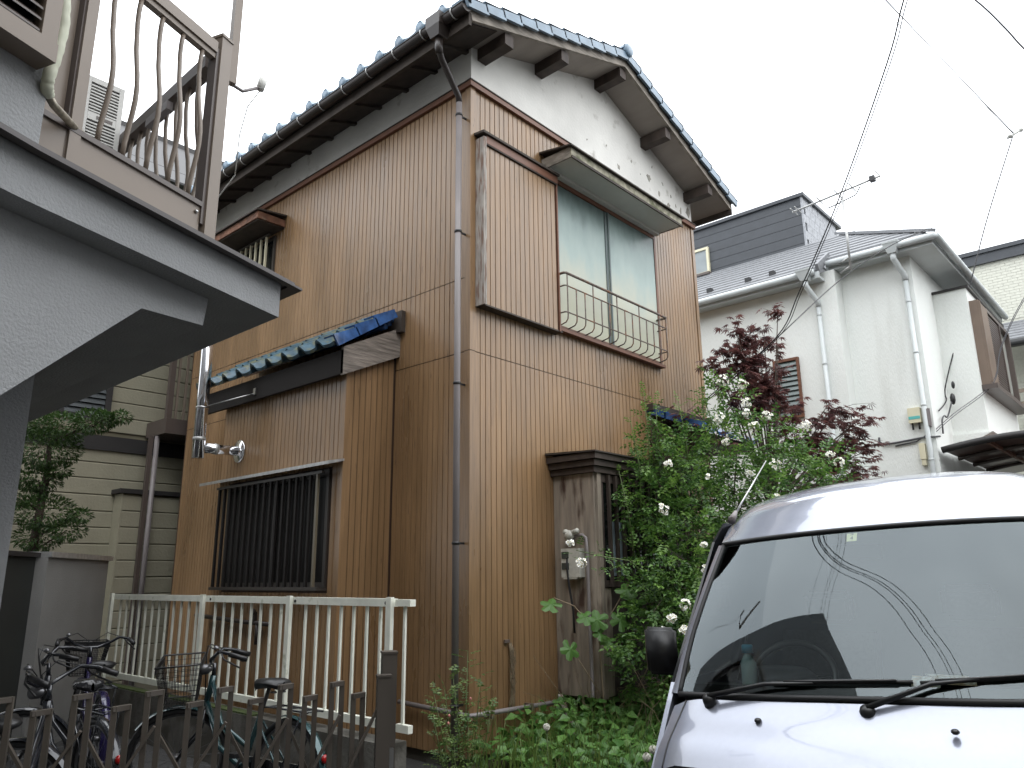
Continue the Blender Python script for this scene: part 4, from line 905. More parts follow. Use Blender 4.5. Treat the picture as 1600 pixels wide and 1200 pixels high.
obj('window_sill', Bx((BYX0+.0, BYY-.22, 4.3), (BYX0+2.8, BYY-.002, 4.379)), ALUBD, sw)
obj('pane', Bx((BYX0+1.8, BYY-.04, 4.4), (BYX0+2.62, BYY-.002, 5.78)), mat('grey_pane', (.35, .36, .33), .2), sw)
obj('bracket', G().box((BYX0+2.75, BYY-.25, 3.95), (BYX0+2.95, BYY-.002, 4.0)), DBND, sw)
# utility boxes on the wall corner
ub = tag(obj('junction_box', G().box((XC-.09, 2.98, 3.70), (XC-.002, 3.15, 3.93)), CRM_P), 'cream utility box with a teal stripe on white house wall', 'utility box', 'boxes beside the white downpipe')
obj('stripe', Bx((XC-.095, 2.985, 3.755), (XC-.0905, 3.145, 3.80)), TEALP, ub); obj('cable_gland', G().tube([(XC-.05, 3.02, 3.70), (XC-.05, 3.02, 3.6)], .014, 6).tube([(XC-.05, 3.11, 3.70), (XC-.05, 3.11, 3.6)], .014, 6), BLK, ub)
tag(obj('junction_box', G().box((XC-.06, 2.865, 3.62), (XC-.002, 2.885, 3.9)).box((XC-.08, 2.845, 3.63), (XC-.06, 2.90, 3.89)), DSP), 'narrow grey utility box right beside the white downpipe', 'utility box', 'boxes beside the white downpipe')
tag(obj('junction_box', G().box((XC-.09, 2.98, 3.14), (XC-.002, 3.06, 3.38)).box((XC-.08, 2.99, 3.05), (XC-.002, 3.05, 3.139)), CRM_P), 'small cream utility box low by the downpipe, under the cables', 'utility box', 'boxes beside the white downpipe')
cc = tag(obj('wall_cable', G().tube([(XC-.02, 3.62, 3.55), (XC-.03, 3.62, 3.48), (XC-.03, 3.56, 3.43), (XC-.03, 3.35, 3.44), (XC-.03, 3.0, 3.47), (XC-.06, 2.86, 3.46), (XC+.1, YC-.03, 3.48)], .016, 6).tube([(XC-.02, 3.4, 3.39), (XC-.03, 3.1, 3.42), (XC-.03, 2.95, 3.5)], .01, 6), WIREG), 'loose dark cables clipped along the white wall below the boxes', 'cable')
# brown carport roof at right
CP = thing('carport', 'brown framed carport roof in front of the white house, right edge', 'carport', (14, 1.2, 0))
rows = [[V((x, y, 3.16+.24*sin(pi*min(1, (2.78-y)/3.4+.18)))) for y in [2.78-.2*i for i in range(17)]] for x in (12.66, 17)]
obj('roof_panel', G().grid(rows).grid([[p-V((0, 0, .03)) for p in r] for r in rows]), mat('carport_sheet', (.10, .06, .05), .3), CP)
fr = rows[0]; obj('front_beam', G().tube([p-V((.02, 0, .03)) for p in fr], .05, 8), DBND, CP)
for xx in (13.6, 14.6, 15.6): obj('rafter', G().tube([V((xx, p.y, p.z-.06)) for p in fr], .03, 6), ALUBD, CP)
for k in (3, 7, 11): obj('purlin', G().bar((12.66, fr[k].y, fr[k].z-.06), (17, fr[k].y, fr[k].z-.06), .05, .05), TRIM, CP)
obj('post', Bx((12.9, -.3, 0), (13.0, -.2, 3.2)), ALUBD, CP); obj('back_wall', Bx((15.8, -.4, 0), (15.85, 2.82, 3.0)), DBND, CP)
# antenna on the eave
TA = thing('tv_antenna', 'silver rooftop television antenna on a short mast above the white eave', 'antenna', (12.25, 3.6, 6.3))
obj('mast', G().tube([(12.12, 3.58, 6.2), (12.2, 3.59, 7.5)], .02, 8), ALUS, TA)
obj('boom', G().tube([(12.2, 4.43, 7.53), (12.2, 2.98, 7.67)], .018, 6), ALUS, TA)
for y, z, l_ in ((4.40, 7.53, .16), (4.33, 7.54, .16), (3.95, 7.575, .17), (3.66, 7.60, .18), (3.42, 7.625, .18)): obj('element', G().tube([(12.2-l_, y, z), (12.2+l_, y, z)], .010, 5), ALUS, TA)
obj('reflector', G().tube([(12.2, 2.98, 7.67), (12.1, 3.12, 7.88)], .008, 5).tube([(12.2, 2.98, 7.67), (12.25, 3.04, 7.35)], .008, 5), ALUS, TA)
obj('feed_box', G().box((12.15, 3.06, 7.62), (12.25, 3.14, 7.7)).tube([(12.2, 3.3, 7.6), (12.2, 3.38, 7.48), (12.2, 3.7, 7.42), (12.2, 3.85, 7.40)], .01, 6), BLK, TA)
obj('bracket', G().tube([(12.12, 3.58, 6.42), (12.3, 3.8, 6.42)], .018, 6).tube([(12.12, 3.58, 6.26), (12.3, 3.8, 6.26)], .018, 6), ALUS, TA)

# ------------------------------------------------------------------ far cream house
FH = thing('cream_tiled_house', 'cream tiled house with dark parapet far right behind the white house', 'house', (23, 2, 0))
obj('wall', Bx((20.6, -4, 0), (27, 9, 8.75)), CRM, FH)
obj('parapet', G().box((20.5, -4.1, 8.751), (27, 9.1, 9.0)).box((20.45, -4.1, 9.001), (27, 9.1, 9.1)), DORM, FH)
rws = G()
for r_ in range(60):
    for c in range(24):
        z = 4.6+r_*.07
        if 6.4 < z < 7.2 and c < 14: continue
        y = 3.9-c*.20-(r_ % 2)*.1; rws.box((20.585, y-.192, z), (20.599, y, z+.064))
kind(obj('wall_tiles', rws, CRM, FH), 'stuff')
lr = obj('lower_roof', G().prism([(19.2, -4, 6.35), (20.59, -4, 7.15), (20.59, -4, 7.2), (19.2, -4, 6.42)], (0, 7.4, 0)), RFD, FH)
for k in range(7): obj('roof_course', Bx((19.22+k*.2, -4, 6.425+k*.112), (19.3+k*.2, 3.4, 6.455+k*.112)), RFD, lr)
obj('lower_gutter', G().tube([(19.15, -4, 6.32), (19.15, 3.45, 6.32)], .09, 8), BLK, FH)
obj('balcony_rail', G().box((19.3, -2, 5.25), (19.36, 2.6, 5.33)).box((19.3, -2, 4.9), (19.36, 2.6, 5.05)), ALUB, FH)
obj('balcony_wall', Bx((19.4, -3, 3.5), (20.58, 2.6, 4.95)), WHW, FH)

# ------------------------------------------------------------------ unseen houses added behind the viewer to block low sky
for nm, lab, (ax0, ay0, ax1, ay1), hh in (('sky_blocker_house', 'plain unseen house added on the left behind the viewer to block low sky', (-11, -7, -3.4, 2.2), 9.0), ('sky_blocker_house', 'plain unseen house added on the right behind the viewer to block low sky', (-3, -14, 11, -6.0), 7.6)):
    LH = thing(nm, lab, 'house', ((ax0+ax1)/2, (ay0+ay1)/2, 0), 'unseen sky blockers added behind the viewer')
    obj('wall', Bx((ax0, ay0, 0), (ax1, ay1, hh)), BEIM if ax0 < -5 else GWAL, LH); ym = (ay0+ay1)/2
    obj('roof', G().prism([(ax0-.4, ay0-.5, hh+.002), (ax0-.4, ay1+.5, hh+.002), (ax0-.4, ym, hh+2.0)], (ax1-ax0+.8, 0, 0)), RFD, LH)
    for k in range(3):
        if ax0 < -5: wnd = obj('window', Bx((ax1, ay0+1+k*3, 3.8), (ax1+.05, ay0+2.6+k*3, 5.0)), ALUB, LH); obj('pane', Bx((ax1+.051, ay0+1.1+k*3, 3.9), (ax1+.055, ay0+2.5+k*3, 4.9)), DGL, wnd)
        else: wnd = obj('window', Bx((ax0+1.5+k*4, ay1, 3.6), (ax0+3.3+k*4, ay1+.05, 4.8)), ALUB, LH); obj('pane', Bx((ax0+1.6+k*4, ay1+.051, 3.7), (ax0+3.2+k*4, ay1+.055, 4.7)), DGL, wnd)

# ------------------------------------------------------------------ wires
def wire(name, label, pts, r=.01, m=WIRE, group='overhead wires', n=6):
    P_ = [V(p) for p in pts]; out_ = []
    for i in range(len(P_)-1):
        p0, p1, p2, p3 = P_[max(i-1, 0)], P_[i], P_[i+1], P_[min(i+2, len(P_)-1)]
        for k in range(n):
            t = k/n; out_.append(.5*((2*p1)+(p2-p0)*t+(2*p0-5*p1+4*p2-p3)*t*t+(3*p1-p0-3*p2+p3)*t**3))
    out_.append(P_[-1]); return tag(obj(name, G().tube(out_, r, 6), m), label, 'cable', group)
w1 = [(5.0, .64, 5.85), (5.76, 1.07, 5.78), (6.3, 1.37, 5.66), (7.63, 2.28, 5.26), (8.3, 3.03, 4.63), (8.66, 3.52, 4.24), (9.06, 4.72, 3.7)]
wire('drop_cable', 'thick black double cable slanting from top edge down to the maple', w1, .0066)
wire('drop_cable', 'thin black cable hugging the thick double cable down to the maple', [(x+.03, y-.02, z+.01 if i else z) for i, (x, y, z) in enumerate(w1[:-1])]+[w1[-1]], .0045)
wire('drop_cable', 'black cable sagging from the white house eave down behind the maple', [(12.19, 2.43, 6.56), (11.46, 2.81, 6.15), (10.49, 3.28, 5.45), (9.04, 3.71, 4.33), (9.06, 4.74, 3.72)], .0075)
wire('drop_cable', 'steep thin cable dropping across far cream house to the white bay', [(14.86, 1.41, 8.97), (14.35, 1.98, 7.26), (13.93, 2.45, 5.65), (13.62, 2.8, 4.45), (13.49, 2.80, 4.16), (12.9, 2.8, 3.9)], .010)
for k, o_ in enumerate((0, .035)): wire('drop_cable', ('upper' if k else 'lower')+' of two grey cables running below the brown shuttered window', [(15.4, .9, 7.2+o_), (14.62, 1.68, 5.86+o_), (14.25, 2.05, 5.04+o_), (13.9, 2.2, 4.39+o_), (13.08, 2.65, 3.82+o_), (12.66, 2.82, 3.55+o_)], .006, WIREG)
wire('drop_cable', 'faint wire from the hanging insulator to the white eave corner', [(14.86, 1.41, 8.97), (14.31, 2.02, 8.29), (12.3, 2.4, 6.6)], .005, WIREG)
wire('drop_cable', 'short wire crossing the top right corner of the sky', [(9.5, 1.5, 9.0), (9.81, 1.05, 8.34), (10.0, .83, 7.93), (10.13, .7, 7.65), (10.4, .4, 7.1)], .011, WIREG)
wire('drop_cable', 'curled cable tail on the side of the white bay', [(12.95, 2.80, 3.55), (12.92, 2.78, 3.75), (13.1, 2.78, 3.85), (13.3, 2.78, 3.86), (13.5, 2.74, 4.1), (13.62, 2.72, 4.25)], .012, WIREG)
tag(obj('cable_clamp', G().ball((13.55, 2.72, 4.18), .06, sq=(.7, .7, 1.6)).ball((13.62, 2.70, 4.42), .04, sq=(.7, .7, 1.6)), BLK), 'dark clamp hanging on the cables beside white bay', 'cable clamp')
tag(obj('insulator', G().ball((14.82, 1.46, 8.93), .05, sq=(1, 1, .7)).tube([(14.8, 1.5, 8.9), (14.95, 1.3, 9.05)], .02, 6).ball((14.95, 1.3, 9.05), .04), LGRY), 'tiny insulator hanging on wires high against the sky', 'insulator')
# service lines from the roof corner back over the viewer (mirrored in the windscreen)
for k, (y, z) in enumerate(((2.55, 7.25), (2.70, 7.3), (2.78, 7.35), (2.98, 7.4))):
    e_ = V((4.24, 4.27, 6.6)); m_ = V((2.4, y, z)); f_ = e_+(m_-e_)*6.5-V((0, 0, .9))
    wire('service_line', ('first', 'second', 'third', 'fourth')[k]+' from left of the roof corner service lines mirrored in the windscreen', [e_, m_, e_+(m_-e_)*3-V((0, 0, .35)), f_], .010, WIRE, 'service lines over the viewer')
# street lines from the insulator over the lane and the viewer (also mirrored in the windscreen)
for k, (lab, y, z, r_) in enumerate((('lowest of the faint street lines fanning from the insulator into the upper sky', 2.95, 8.9, .010), ('second lowest of the faint street lines fanning from the insulator', 3.15, 9.3, .010), ('second highest of the faint street lines fanning from the insulator', 3.3, 9.6, .012), ('highest of the faint street lines fanning from the insulator into the upper sky', 3.75, 9.9, .010))):
    e_ = V((14.86+.05*k, 1.41, 8.97+.03*k)); m_ = V((2.4, y, z))
    tag(obj('street_line', G().tube([e_.lerp(m_, t) for t in (0, .25, .5, .75, 1, 1.4, 1.8, 2.3)], r_*.45, 6), WIREG), lab, 'cable', 'overhead wires')



# ------------------------------------------------------------------ silver van
VN = thing('van', 'silver van facing the viewer at the bottom right, sky mirrored in its windscreen', 'van', (4.3, 1.12, 0))
YC_ = 1.08
def T(x, y, z): return V((x, y, z+.05*(1.8-y)))     # it leans a little on the sloping lane edge
def prow(Xc, Xs, zc, zs_, hw, n=25, drop=0, pw=2.2, zp=2.0):
    r = []
    for i in range(n):
        u = -1+2*i/(n-1); a = abs(u)
        z = zc+(zs_-zc)*a**zp-drop*max(0, (a-.82)/.18)**2
        r.append(T(Xc+(Xs-Xc)*a**pw, YC_+hw*1.06*u, z))
    return r
def lerp_rows(keys, m_=5):
    """keys: tuples of row parameters, smoothly interpolated"""
    rows = []
    for i in range(len(keys)-1):
        k0, k1, k2, k3 = keys[max(i-1, 0)], keys[i], keys[i+1], keys[min(i+2, len(keys)-1)]
        for j in range(m_):
            t = j/m_; rows.append(tuple(.5*((2*b)+(c-a)*t+(2*a-5*b+4*c-d)*t*t+(3*b-a-3*c+d)*t**3) for a, b, c, d in zip(k0, k1, k2, k3)))
    rows.append(keys[-1]); return rows
hood_k = [(2.93, 3.04, 1.005, .995, .70, .03), (2.86, 2.98, .945, .935, .715, .045), (2.76, 2.90, .875, .86, .73, .06), (2.68, 2.84, .80, .78, .735, .07)]
obj('hood', G().grid([prow(*k[:5], drop=k[5]) for k in lerp_rows(hood_k)]), VAN, VN)
obj('front_panel', G().grid([prow(*k[:5], drop=k[5]) for k in lerp_rows([(2.677, 2.838, .795, .775, .735, .07), (2.64, 2.81, .70, .68, .735, .07), (2.62, 2.79, .55, .55, .735, 0)])]), BLK, VN)
obj('bumper', G().grid([prow(*k) for k in lerp_rows([(2.60, 2.78, .56, .56, .74), (2.56, 2.75, .48, .48, .745), (2.56, 2.75, .3, .3, .745), (2.62, 2.8, .22, .22, .74)])]), VAN, VN)
for s in (-1, 1): obj('headlight', G().prism([T(2.70, YC_+s*.4, .62), T(2.80, YC_+s*.70, .62), T(2.83, YC_+s*.71, .76), T(2.72, YC_+s*.4, .74)], (-.02, 0, 0)), mat('headlight_lens%d' % s, (.5, .5, .52), .1), VN)
ws_k = [(2.945, 3.065, 1.02, 1.01, .685), (3.086, 3.205, 1.235, 1.225, .67), (3.24, 3.358, 1.448, 1.436, .636), (3.41, 3.525, 1.648, 1.635, .603)]
def WS(u, v):
    ks = lerp_rows(ws_k, 8); f = v*(len(ks)-1); i = min(int(f), len(ks)-2); t = f-i
    k = [a+(b-a)*t for a, b in zip(ks[i], ks[i+1])]; a = abs(u)
    return T(k[0]+(k[1]-k[0])*a**2.7, YC_+k[4]*1.06*u, k[2]+(k[3]-k[2])*a*a)
def wsn(u, v):
    a = WS(u+.01, v)-WS(u-.01, v); b = WS(u, v+.01)-WS(u, v-.01); n = a.cross(b).normalized(); return n if n.x < 0 else -n
def patch(u0, u1, v0, v1, nu, nv, off):
    return [[WS(u0+(u1-u0)*i/nu, v0+(v1-v0)*j/nv)+wsn(u0+(u1-u0)*i/nu, v0+(v1-v0)*j/nv)*off for i in range(nu+1)] for j in range(nv+1)]
wsc = raw('windscreen', G().grid([rw[::-1] for rw in patch(-.995, .995, .005, .995, 40, 24, 0)]), WSH, VN)
# black ceramic border and rubber seal
fr = G()
for (u0, u1, v0, v1) in ((-.995, .995, .0, .085), (-.995, .995, .965, .995), (-.995, -.965, .085, .965), (.965, .995, .085, .965)): fr.grid(patch(u0, u1, v0, v1, 24 if u1-u0 > .5 else 2, 24 if v1-v0 > .5 else 2, -.002))
raw('frit_border', fr, BLK, wsc)
sl_ = G()
sl_.tube([WS(-1+2*i/40, 1.0)+V((0, 0, .004)) for i in range(41)], .011, 6).tube([WS(-1+2*i/40, -.005) for i in range(41)], .013, 6)
sl_.tube([WS(1, i/20) for i in range(21)], .011, 6).tube([WS(-1, i/20) for i in range(21)], .011, 6)
obj('rubber_seal', sl_, RUB, VN)
# roof
rf_k = [(3.415, 3.525, 1.662, 1.648, .613, 0), (3.52, 3.63, 1.735, 1.70, .632, .02), (3.68, 3.78, 1.83, 1.775, .652, .04), (3.95, 4.02, 1.915, 1.84, .675, .055), (4.35, 4.38, 1.96, 1.875, .675, .055), (5.0, 5.0, 1.975, 1.885, .675, .055), (6.1, 6.1, 1.93, 1.84, .67, .06)]
obj('roof', G().grid([prow(k[0], k[1], k[2], k[3], k[4], 33, k[5], zp=2.6) for k in lerp_rows(rf_k, 6)]), VAN, VN)
# A pillars, sides
for s in (1, -1):
    rows = []
    for i in range(13):
        v = i/12; a = WS(s*1.0, v)+V((0, 0, .0)); y2 = YC_+s*(.785-.105*v); x2 = a.x+.055+.03*v
        mid = V((a.x+.012, YC_+s*((abs(a.y-YC_)+ (.785-.105*v))/2+.012), a.z))
        rows.append([a, mid, V((x2, y2, a.z-.01))])
    obj('pillar', G().grid(rows), VAN, VN)
    yo = YC_+s*.785
    side = [T(3.06, yo, .98), T(2.84, yo, .72), T(2.80, yo, .3), T(6.1, yo, .3), T(6.1, yo, 1.05), T(3.12, yo, 1.05)]
    obj('side_panel', G().prism(side, (0, -s*.02, 0)), VAN, VN)
    up_ = [T(3.12, yo, 1.051), T(6.1, yo, 1.051), T(6.1, YC_+s*.715, 1.80), T(3.75, YC_+s*.715, 1.76), T(3.6, YC_+s*.725, 1.66)]
    obj('side_window', G().prism(up_, (0, -s*.012, 0)), DGL, VN)
    rt = [prow(k[0], k[1], k[2], k[3], k[4], 33, k[5], zp=2.6)[-1 if s > 0 else 0] for k in lerp_rows(rf_k, 6)]
    obj('roof_side', G().grid([rt, [V((p.x+.02, YC_+s*(abs(p.y-YC_)+.012), p.z-min(.03, .004*i_))) for i_, p in enumerate(rt)], [V((p.x+.03, YC_+s*(abs(p.y-YC_)+.016), p.z-min(.09, .012*i_))) for i_, p in enumerate(rt)]]), VAN, VN)
    for x in (3.2, 5.35):
        wl = obj('wheel', G().lathe((x, YC_+s*.60, .28), [(.17, 0), (.18, s*.02), (.18, s*.12), (.1, s*.13), (.05, s*.11)], 20, (0, 1, 0)), ALUS, VN)
        obj('tyre', G().torus((x, YC_+s*.66, .28), .22, .06, n=28, k=8), RUB, wl)
obj('rear_panel', G().prism([T(6.1, YC_-.78, .3), T(6.1, YC_+.78, .3), T(6.1, YC_+.78, 1.05), T(6.1, YC_+.71, 1.84), T(6.1, YC_-.71, 1.84), T(6.1, YC_-.78, 1.05)], (.02, 0, 0)), VAN, VN)
obj('floor', G().prism([T(2.9, .42, .35), T(6.08, .42, .35), T(6.08, 1.82, .35), T(2.9, 1.82, .35)], (0, 0, .03)), BLK, VN)
obj('headlining', G().grid([[p-V((0, 0, .05)) for p in prow(k[0]+.1, k[1]+.08, k[2], k[3], k[4]-.05, 9)] for k in rf_k[1:]]), LGRY, VN)
# hood seam line at image left edge
obj('hood_seam', G().tube([prow(*k[:5], drop=k[5])[23]+V((-.001, 0, .002)) for k in lerp_rows(hood_k)], .0035, 5), BLK, VN)
# mirror
mr = obj('door_mirror', G().obox(T(3.33, 1.995, 1.165), (.0, .078, .0), (.035, .02, 0), (0, .004, .105)), BLK, VN)
bm = bmesh.new(); bm.from_mesh(mr.data); bmesh.ops.bevel(bm, geom=bm.edges[:], offset=.014, segments=3, affect='EDGES'); bm.to_mesh(mr.data); bm.free()
for p in mr.data.polygons: p.use_smooth = True
obj('mirror_arm', G().tube([T(3.34, 1.94, 1.1), T(3.30, 1.84, 1.07)], .022, 8), BLK, mr)
# wipers
def wiper(pu, px, tip, mid, b0, b1):
    piv = T(px[0], px[1], px[2])
    w_ = obj('wiper', G().lathe(piv, [(.026, -.03), (.028, 0), (.024, .012), (.01, .02)], 12, (-.5, 0, .85)), BLK, VN)
    obj('arm', G().tube([piv+V((-.008, 0, .012)), WS(*mid)+wsn(*mid)*.028, WS(*tip)+wsn(*tip)*.02], [.011, .008, .005], 8), BLK, w_)
    pts = [WS(b0[0]+(b1[0]-b0[0])*i/10, b0[1]+(b1[1]-b0[1])*i/10) for i in range(11)]
    obj('blade', G().tube([p+wsn(b0[0], .1)*.010 for p in pts], .0075, 6), RUB, w_)
    obj('blade_frame', G().tube([p+wsn(b0[0], .1)*.021 for p in pts[1:-1:2]], .006, 6), BLK, w_)
wiper(0, (2.965, 1.64, 1.005), (.20, .085), (.45, .07), (.42, .09), (-.27, .105))
wiper(0, (2.905, 1.035, .985), (-.55, .115), (-.35, .085), (-.30, .10), (-.97, .15))
# washer nozzles
for x, y, z in ((2.875, 1.42, .945), (2.835, .76, .94)):
    obj('washer_nozzle', G().ball(T(x, y, z), .014, sq=(1.3, 1, .7)), BLK, VN)
# roof antenna
obj('roof_aerial', G().tube([T(3.77, 1.735, 1.80), T(4.22, 1.675, 2.125)], [.005, .0035], 6), STEEL, VN); obj('aerial_base', G().tube([T(3.71, 1.735, 1.765), T(3.79, 1.735, 1.815)], [.022, .01], 8), DSP, VN)
# interior
obj('dashboard', G().prism([T(3.08, .45, .94), T(3.06, .45, 1.0), T(3.3, .45, 1.03), T(3.46, .45, 1.0), T(3.48, .45, .6), T(3.1, .45, .6)], (0, 1.33, -.066)), DASH, VN)
obj('instrument_hood', G().lathe(T(3.42, 1.48, 1.0), [(.16, 0), (.16, .05), (.12, .08)], 14), DASH, VN)
obj('steering_wheel', G().torus(T(3.60, 1.47, 1.02), .185, .016, (-.75, 0, .6), 28, 8).tube([T(3.45, 1.47, .95), T(3.60, 1.47, 1.02)], .03, 8).bar(T(3.6, 1.30, 1.02), T(3.6, 1.64, 1.02), .03, .02), BLK, VN)
for y in (1.47, .78):
    st = obj('seat', G().prism([T(3.95, y-.24, .55), T(4.35, y-.24, .6), T(4.5, y-.24, 1.15), T(4.38, y-.24, 1.17), T(4.2, y-.24, .75), T(3.93, y-.24, .7)], (0, .48, 0)), SEATF, VN)
    hr = obj('headrest', G().obox(T(4.47, y, 1.30), (.045, 0, .01), (0, .13, 0), (-.01, 0, .085)), SEATF, st)
    bm = bmesh.new(); bm.from_mesh(hr.data); bmesh.ops.bevel(bm, geom=bm.edges[:], offset=.03, segments=3, affect='EDGES'); bm.to_mesh(hr.data); bm.free()
obj('rear_mirror', G().obox(T(3.53, 1.12, 1.56), (.012, 0, 0), (0, .1, 0), (0, 0, .03)), BLK, VN)
# inspection sticker with 28 / 4
def plane_uv(u, v, w_, h_, off):
    c = WS(u, v)+wsn(u, v)*off; a = (WS(u-.02, v)-WS(u+.02, v)).normalized(); b = (WS(u, v+.02)-WS(u, v-.02)).normalized()
    return c, a, b
c, ax, bx_ = plane_uv(.045, .93, 0, 0, -.003)
stk = obj('inspection_sticker', G().add([c-ax*.021-bx_*.024, c+ax*.021-bx_*.024, c+ax*.021+bx_*.024, c-ax*.021+bx_*.024], [(0, 1, 2, 3)]), STKC, VN)
def text3d(txt, size, pos, ax, ay, m, name, parent):
    cu = bpy.data.curves.new(name, 'FONT'); cu.body = txt; cu.size = size; cu.align_x = 'CENTER'; cu.align_y = 'CENTER'
    o = bpy.data.objects.new(name, cu); COL.objects.link(o); bpy.context.view_layer.update()
    dg = bpy.context.evaluated_depsgraph_get(); me = bpy.data.meshes.new_from_object(o.evaluated_get(dg)); bpy.data.objects.remove(o)
    me.materials.clear(); me.materials.append(m); az = ax.cross(ay)
    M4 = Matrix((ax, ay, az)).transposed().to_4x4(); M4.translation = pos; me.transform(M4); me.name = name
    return put(name, me, parent)
text3d('4', .026, c-bx_*.007+wsn(.045, .93)*.0012, ax, bx_, INK, 'number', stk); text3d('28', .014, c+bx_*.014+wsn(.045, .93)*.0012, ax, bx_, INK, 'number', stk)
# things lying inside
BT = thing('bottle', 'clear plastic bottle with a light blue cap on the van dashboard', 'bottle', T(3.22, 1.55, 1.03))
obj('body', G().lathe(T(3.22, 1.55, 1.03), [(.03, 0), (.033, .01), (.033, .09), (.016, .125), (.015, .13)], 14), mat('bottle_plastic', (.45, .6, .62), .1), BT); obj('cap', G().lathe(T(3.22, 1.55, 1.16), [(.024, 0), (.024, .03), (.02, .034)], 12), BLUEC, BT)
WS_ = tag(obj('white_stick', G().bar(T(3.10, 1.60, 1.02), T(3.12, 1.51, 1.02), .018, .014), WHITE), 'short white marker stick lying at the left of the dashboard', 'marker')
PP_ = tag(obj('paper_scraps', G().obox(T(3.3, .80, 1.05), (.05, .02, 0), (0, .07, .0), (0, 0, .012)).obox(T(3.26, .88, 1.045), (.03, .0, .01), (.01, .05, 0), (.0, .0, .008)), mat('kraft_paper', (.5, .38, .25), .8, var=.4, vs=40, blot=(.7, .7, .66), bt=.5, bsc=30)), 'pile of creased paper and wrappers on the right of the dashboard', 'papers')
RM_ = tag(obj('round_mirror', G().lathe(T(3.25, 1.545, 1.30), [(.002, -.008), (.027, -.006), (.029, 0), (.002, .002)], 18, (-1, -.2, .1)).tube([T(3.26, 1.545, 1.28), T(3.22, 1.6, 1.05)], .004, 6), DASH), 'small round dark disc on a thin stem inside the windscreen', 'mirror')

# the van stands slightly askew to the house: turn it (and what lies inside) about its near front corner
VYAW = rad(8); PV = V((3.05, 1.8, 0)); RZ = Matrix.Rotation(VYAW, 3, 'Z')
for o in (VN, BT, WS_, PP_, RM_):
    o.location = PV+RZ @ (o.location-PV); o.rotation_euler = (0, 0, VYAW)

# ------------------------------------------------------------------ plants
rnd = random.Random(11)
def rv(): 
    while True:
        v = V((rnd.uniform(-1, 1), rnd.uniform(-1, 1), rnd.uniform(-1, 1)))
        if .05 < v.length < 1: return v
def leaf(g, c, d, n, L, W, fold=.25):
    """one folded leaf: two quads meeting at the midrib"""
    d = d.normalized(); s = d.cross(n)
    if s.length < 1e-3: s = d.orthogonal()
    s.normalize(); n = s.cross(d)
    a = c; b = c+d*L; m1 = c+d*L*.42
    g.add([a, m1+s*W*.5+n*W*fold, b-n*L*.08, m1-s*W*.5+n*W*fold, m1+d*L*.0], [(0, 4, 1), (4, 2, 1), (0, 3, 4), (4, 3, 2)])
def compound(g, c, d, n, L, k=3, lw=.6):
    d = d.normalized(); s = d.cross(n)
    if s.length < 1e-3: s = d.orthogonal()
    s.normalize(); n = s.cross(d); ls = L/(k+.6)
    for i in range(k):
        p = c+d*(L*(i+.6)/(k+.8))
        for sg in (-1, 1): leaf(g, p, (s*sg+d*.45+n*rnd.uniform(-.2, .25)), n, ls*1.0, ls*lw)
    leaf(g, c+d*L*.82, d-n*.15, n, ls*1.1, ls*.65)
def ell(cen, rx, ry, rz, shell=.5):
    v = rv(); v = v.normalized()*(v.length**shell); return V((cen[0]+v.x*rx, cen[1]+v.y*ry, cen[2]+v.z*rz)), v
# rambling rose
RB = thing('rose_bush', 'big rambling rose bush with white flower clusters beside the brown house', 'bush', (6.3, 3.7, 0))
blobs = [(6.25, 3.95, 2.2, .2), (6.38, 3.92, 2.45, .22), (6.45, 3.97, 2.8, .13), (6.43, 3.94, 3.03, .08), (6.85, 3.75, 2.55, .32), (7.34, 3.5, 2.7, .38), (7.47, 3.66, 3.25, .24), (7.76, 3.33, 2.85, .28), (6.5, 3.67, 2.0, .38), (6.93, 3.36, 2.08, .5), (7.71, 3.09, 2.3, .39), (6.1, 3.69, 1.6, .26), (6.15, 3.4, 1.55, .4), (5.8, 3.55, 1.29, .28), (5.95, 3.36, 1.18, .3), (5.66, 3.59, .99, .24), (5.75, 3.35, .8, .25), (8.14, 2.91, 2.52, .25), (7.2, 3.95, 2.2, .42), (6.95, 3.95, 2.55, .3), (7.65, 3.65, 2.3, .4), (8.3, 3.0, 2.35, .28), (6.5, 3.5, 1.1, .45), (6.9, 3.3, 1.5, .5), (6.6, 3.7, 1.6, .45), (6.2, 3.75, .7, .4), (6.1, 3.3, .55, .3)]
fo, fy = G(), G()
for (x, y, z, r) in blobs:
    k = int(1000*r**2*(1.15 if r > .2 else 2.0))
    for _ in range(k):
        p, v = ell((x, y, z), r*1.15, r*1.0, r*1.1, .45)
        d = (v+rv()*.9+V((0, 0, -.15))); nrm = (V((0, -.1, 1))+rv()*.7).normalized()
        young = rnd.random() < (.34 if v.z > .1 else .08)
        compound(fy if young else fo, p, d, nrm, rnd.uniform(.13, .2), 3, .66)
canes = []
for (x, y, z, r) in blobs:
    for _ in range(3):
        bx0, by0 = rnd.uniform(6.0, 7.4), rnd.uniform(3.3, 4.0); top, v = ell((x, y, z), r*1.2, r, r*1.3, .3)
        pts = [V((bx0, by0, 0)), V((bx0*.6+x*.4, by0*.6+y*.4, z*.55+rnd.uniform(-.1, .2))), V((x, y, z)), top]
        canes.append(pts)
sg_ = G()
for pts in canes:
    sg_.tube([pts[0], pts[0].lerp(pts[1], .5)+V((0, 0, .05)), pts[1], pts[1].lerp(pts[2], .5)+V((0, 0, .06)), pts[2], pts[3]], [.009, .007, .006, .005, .004, .002], 5)
obj('canes', sg_, BARK, RB)
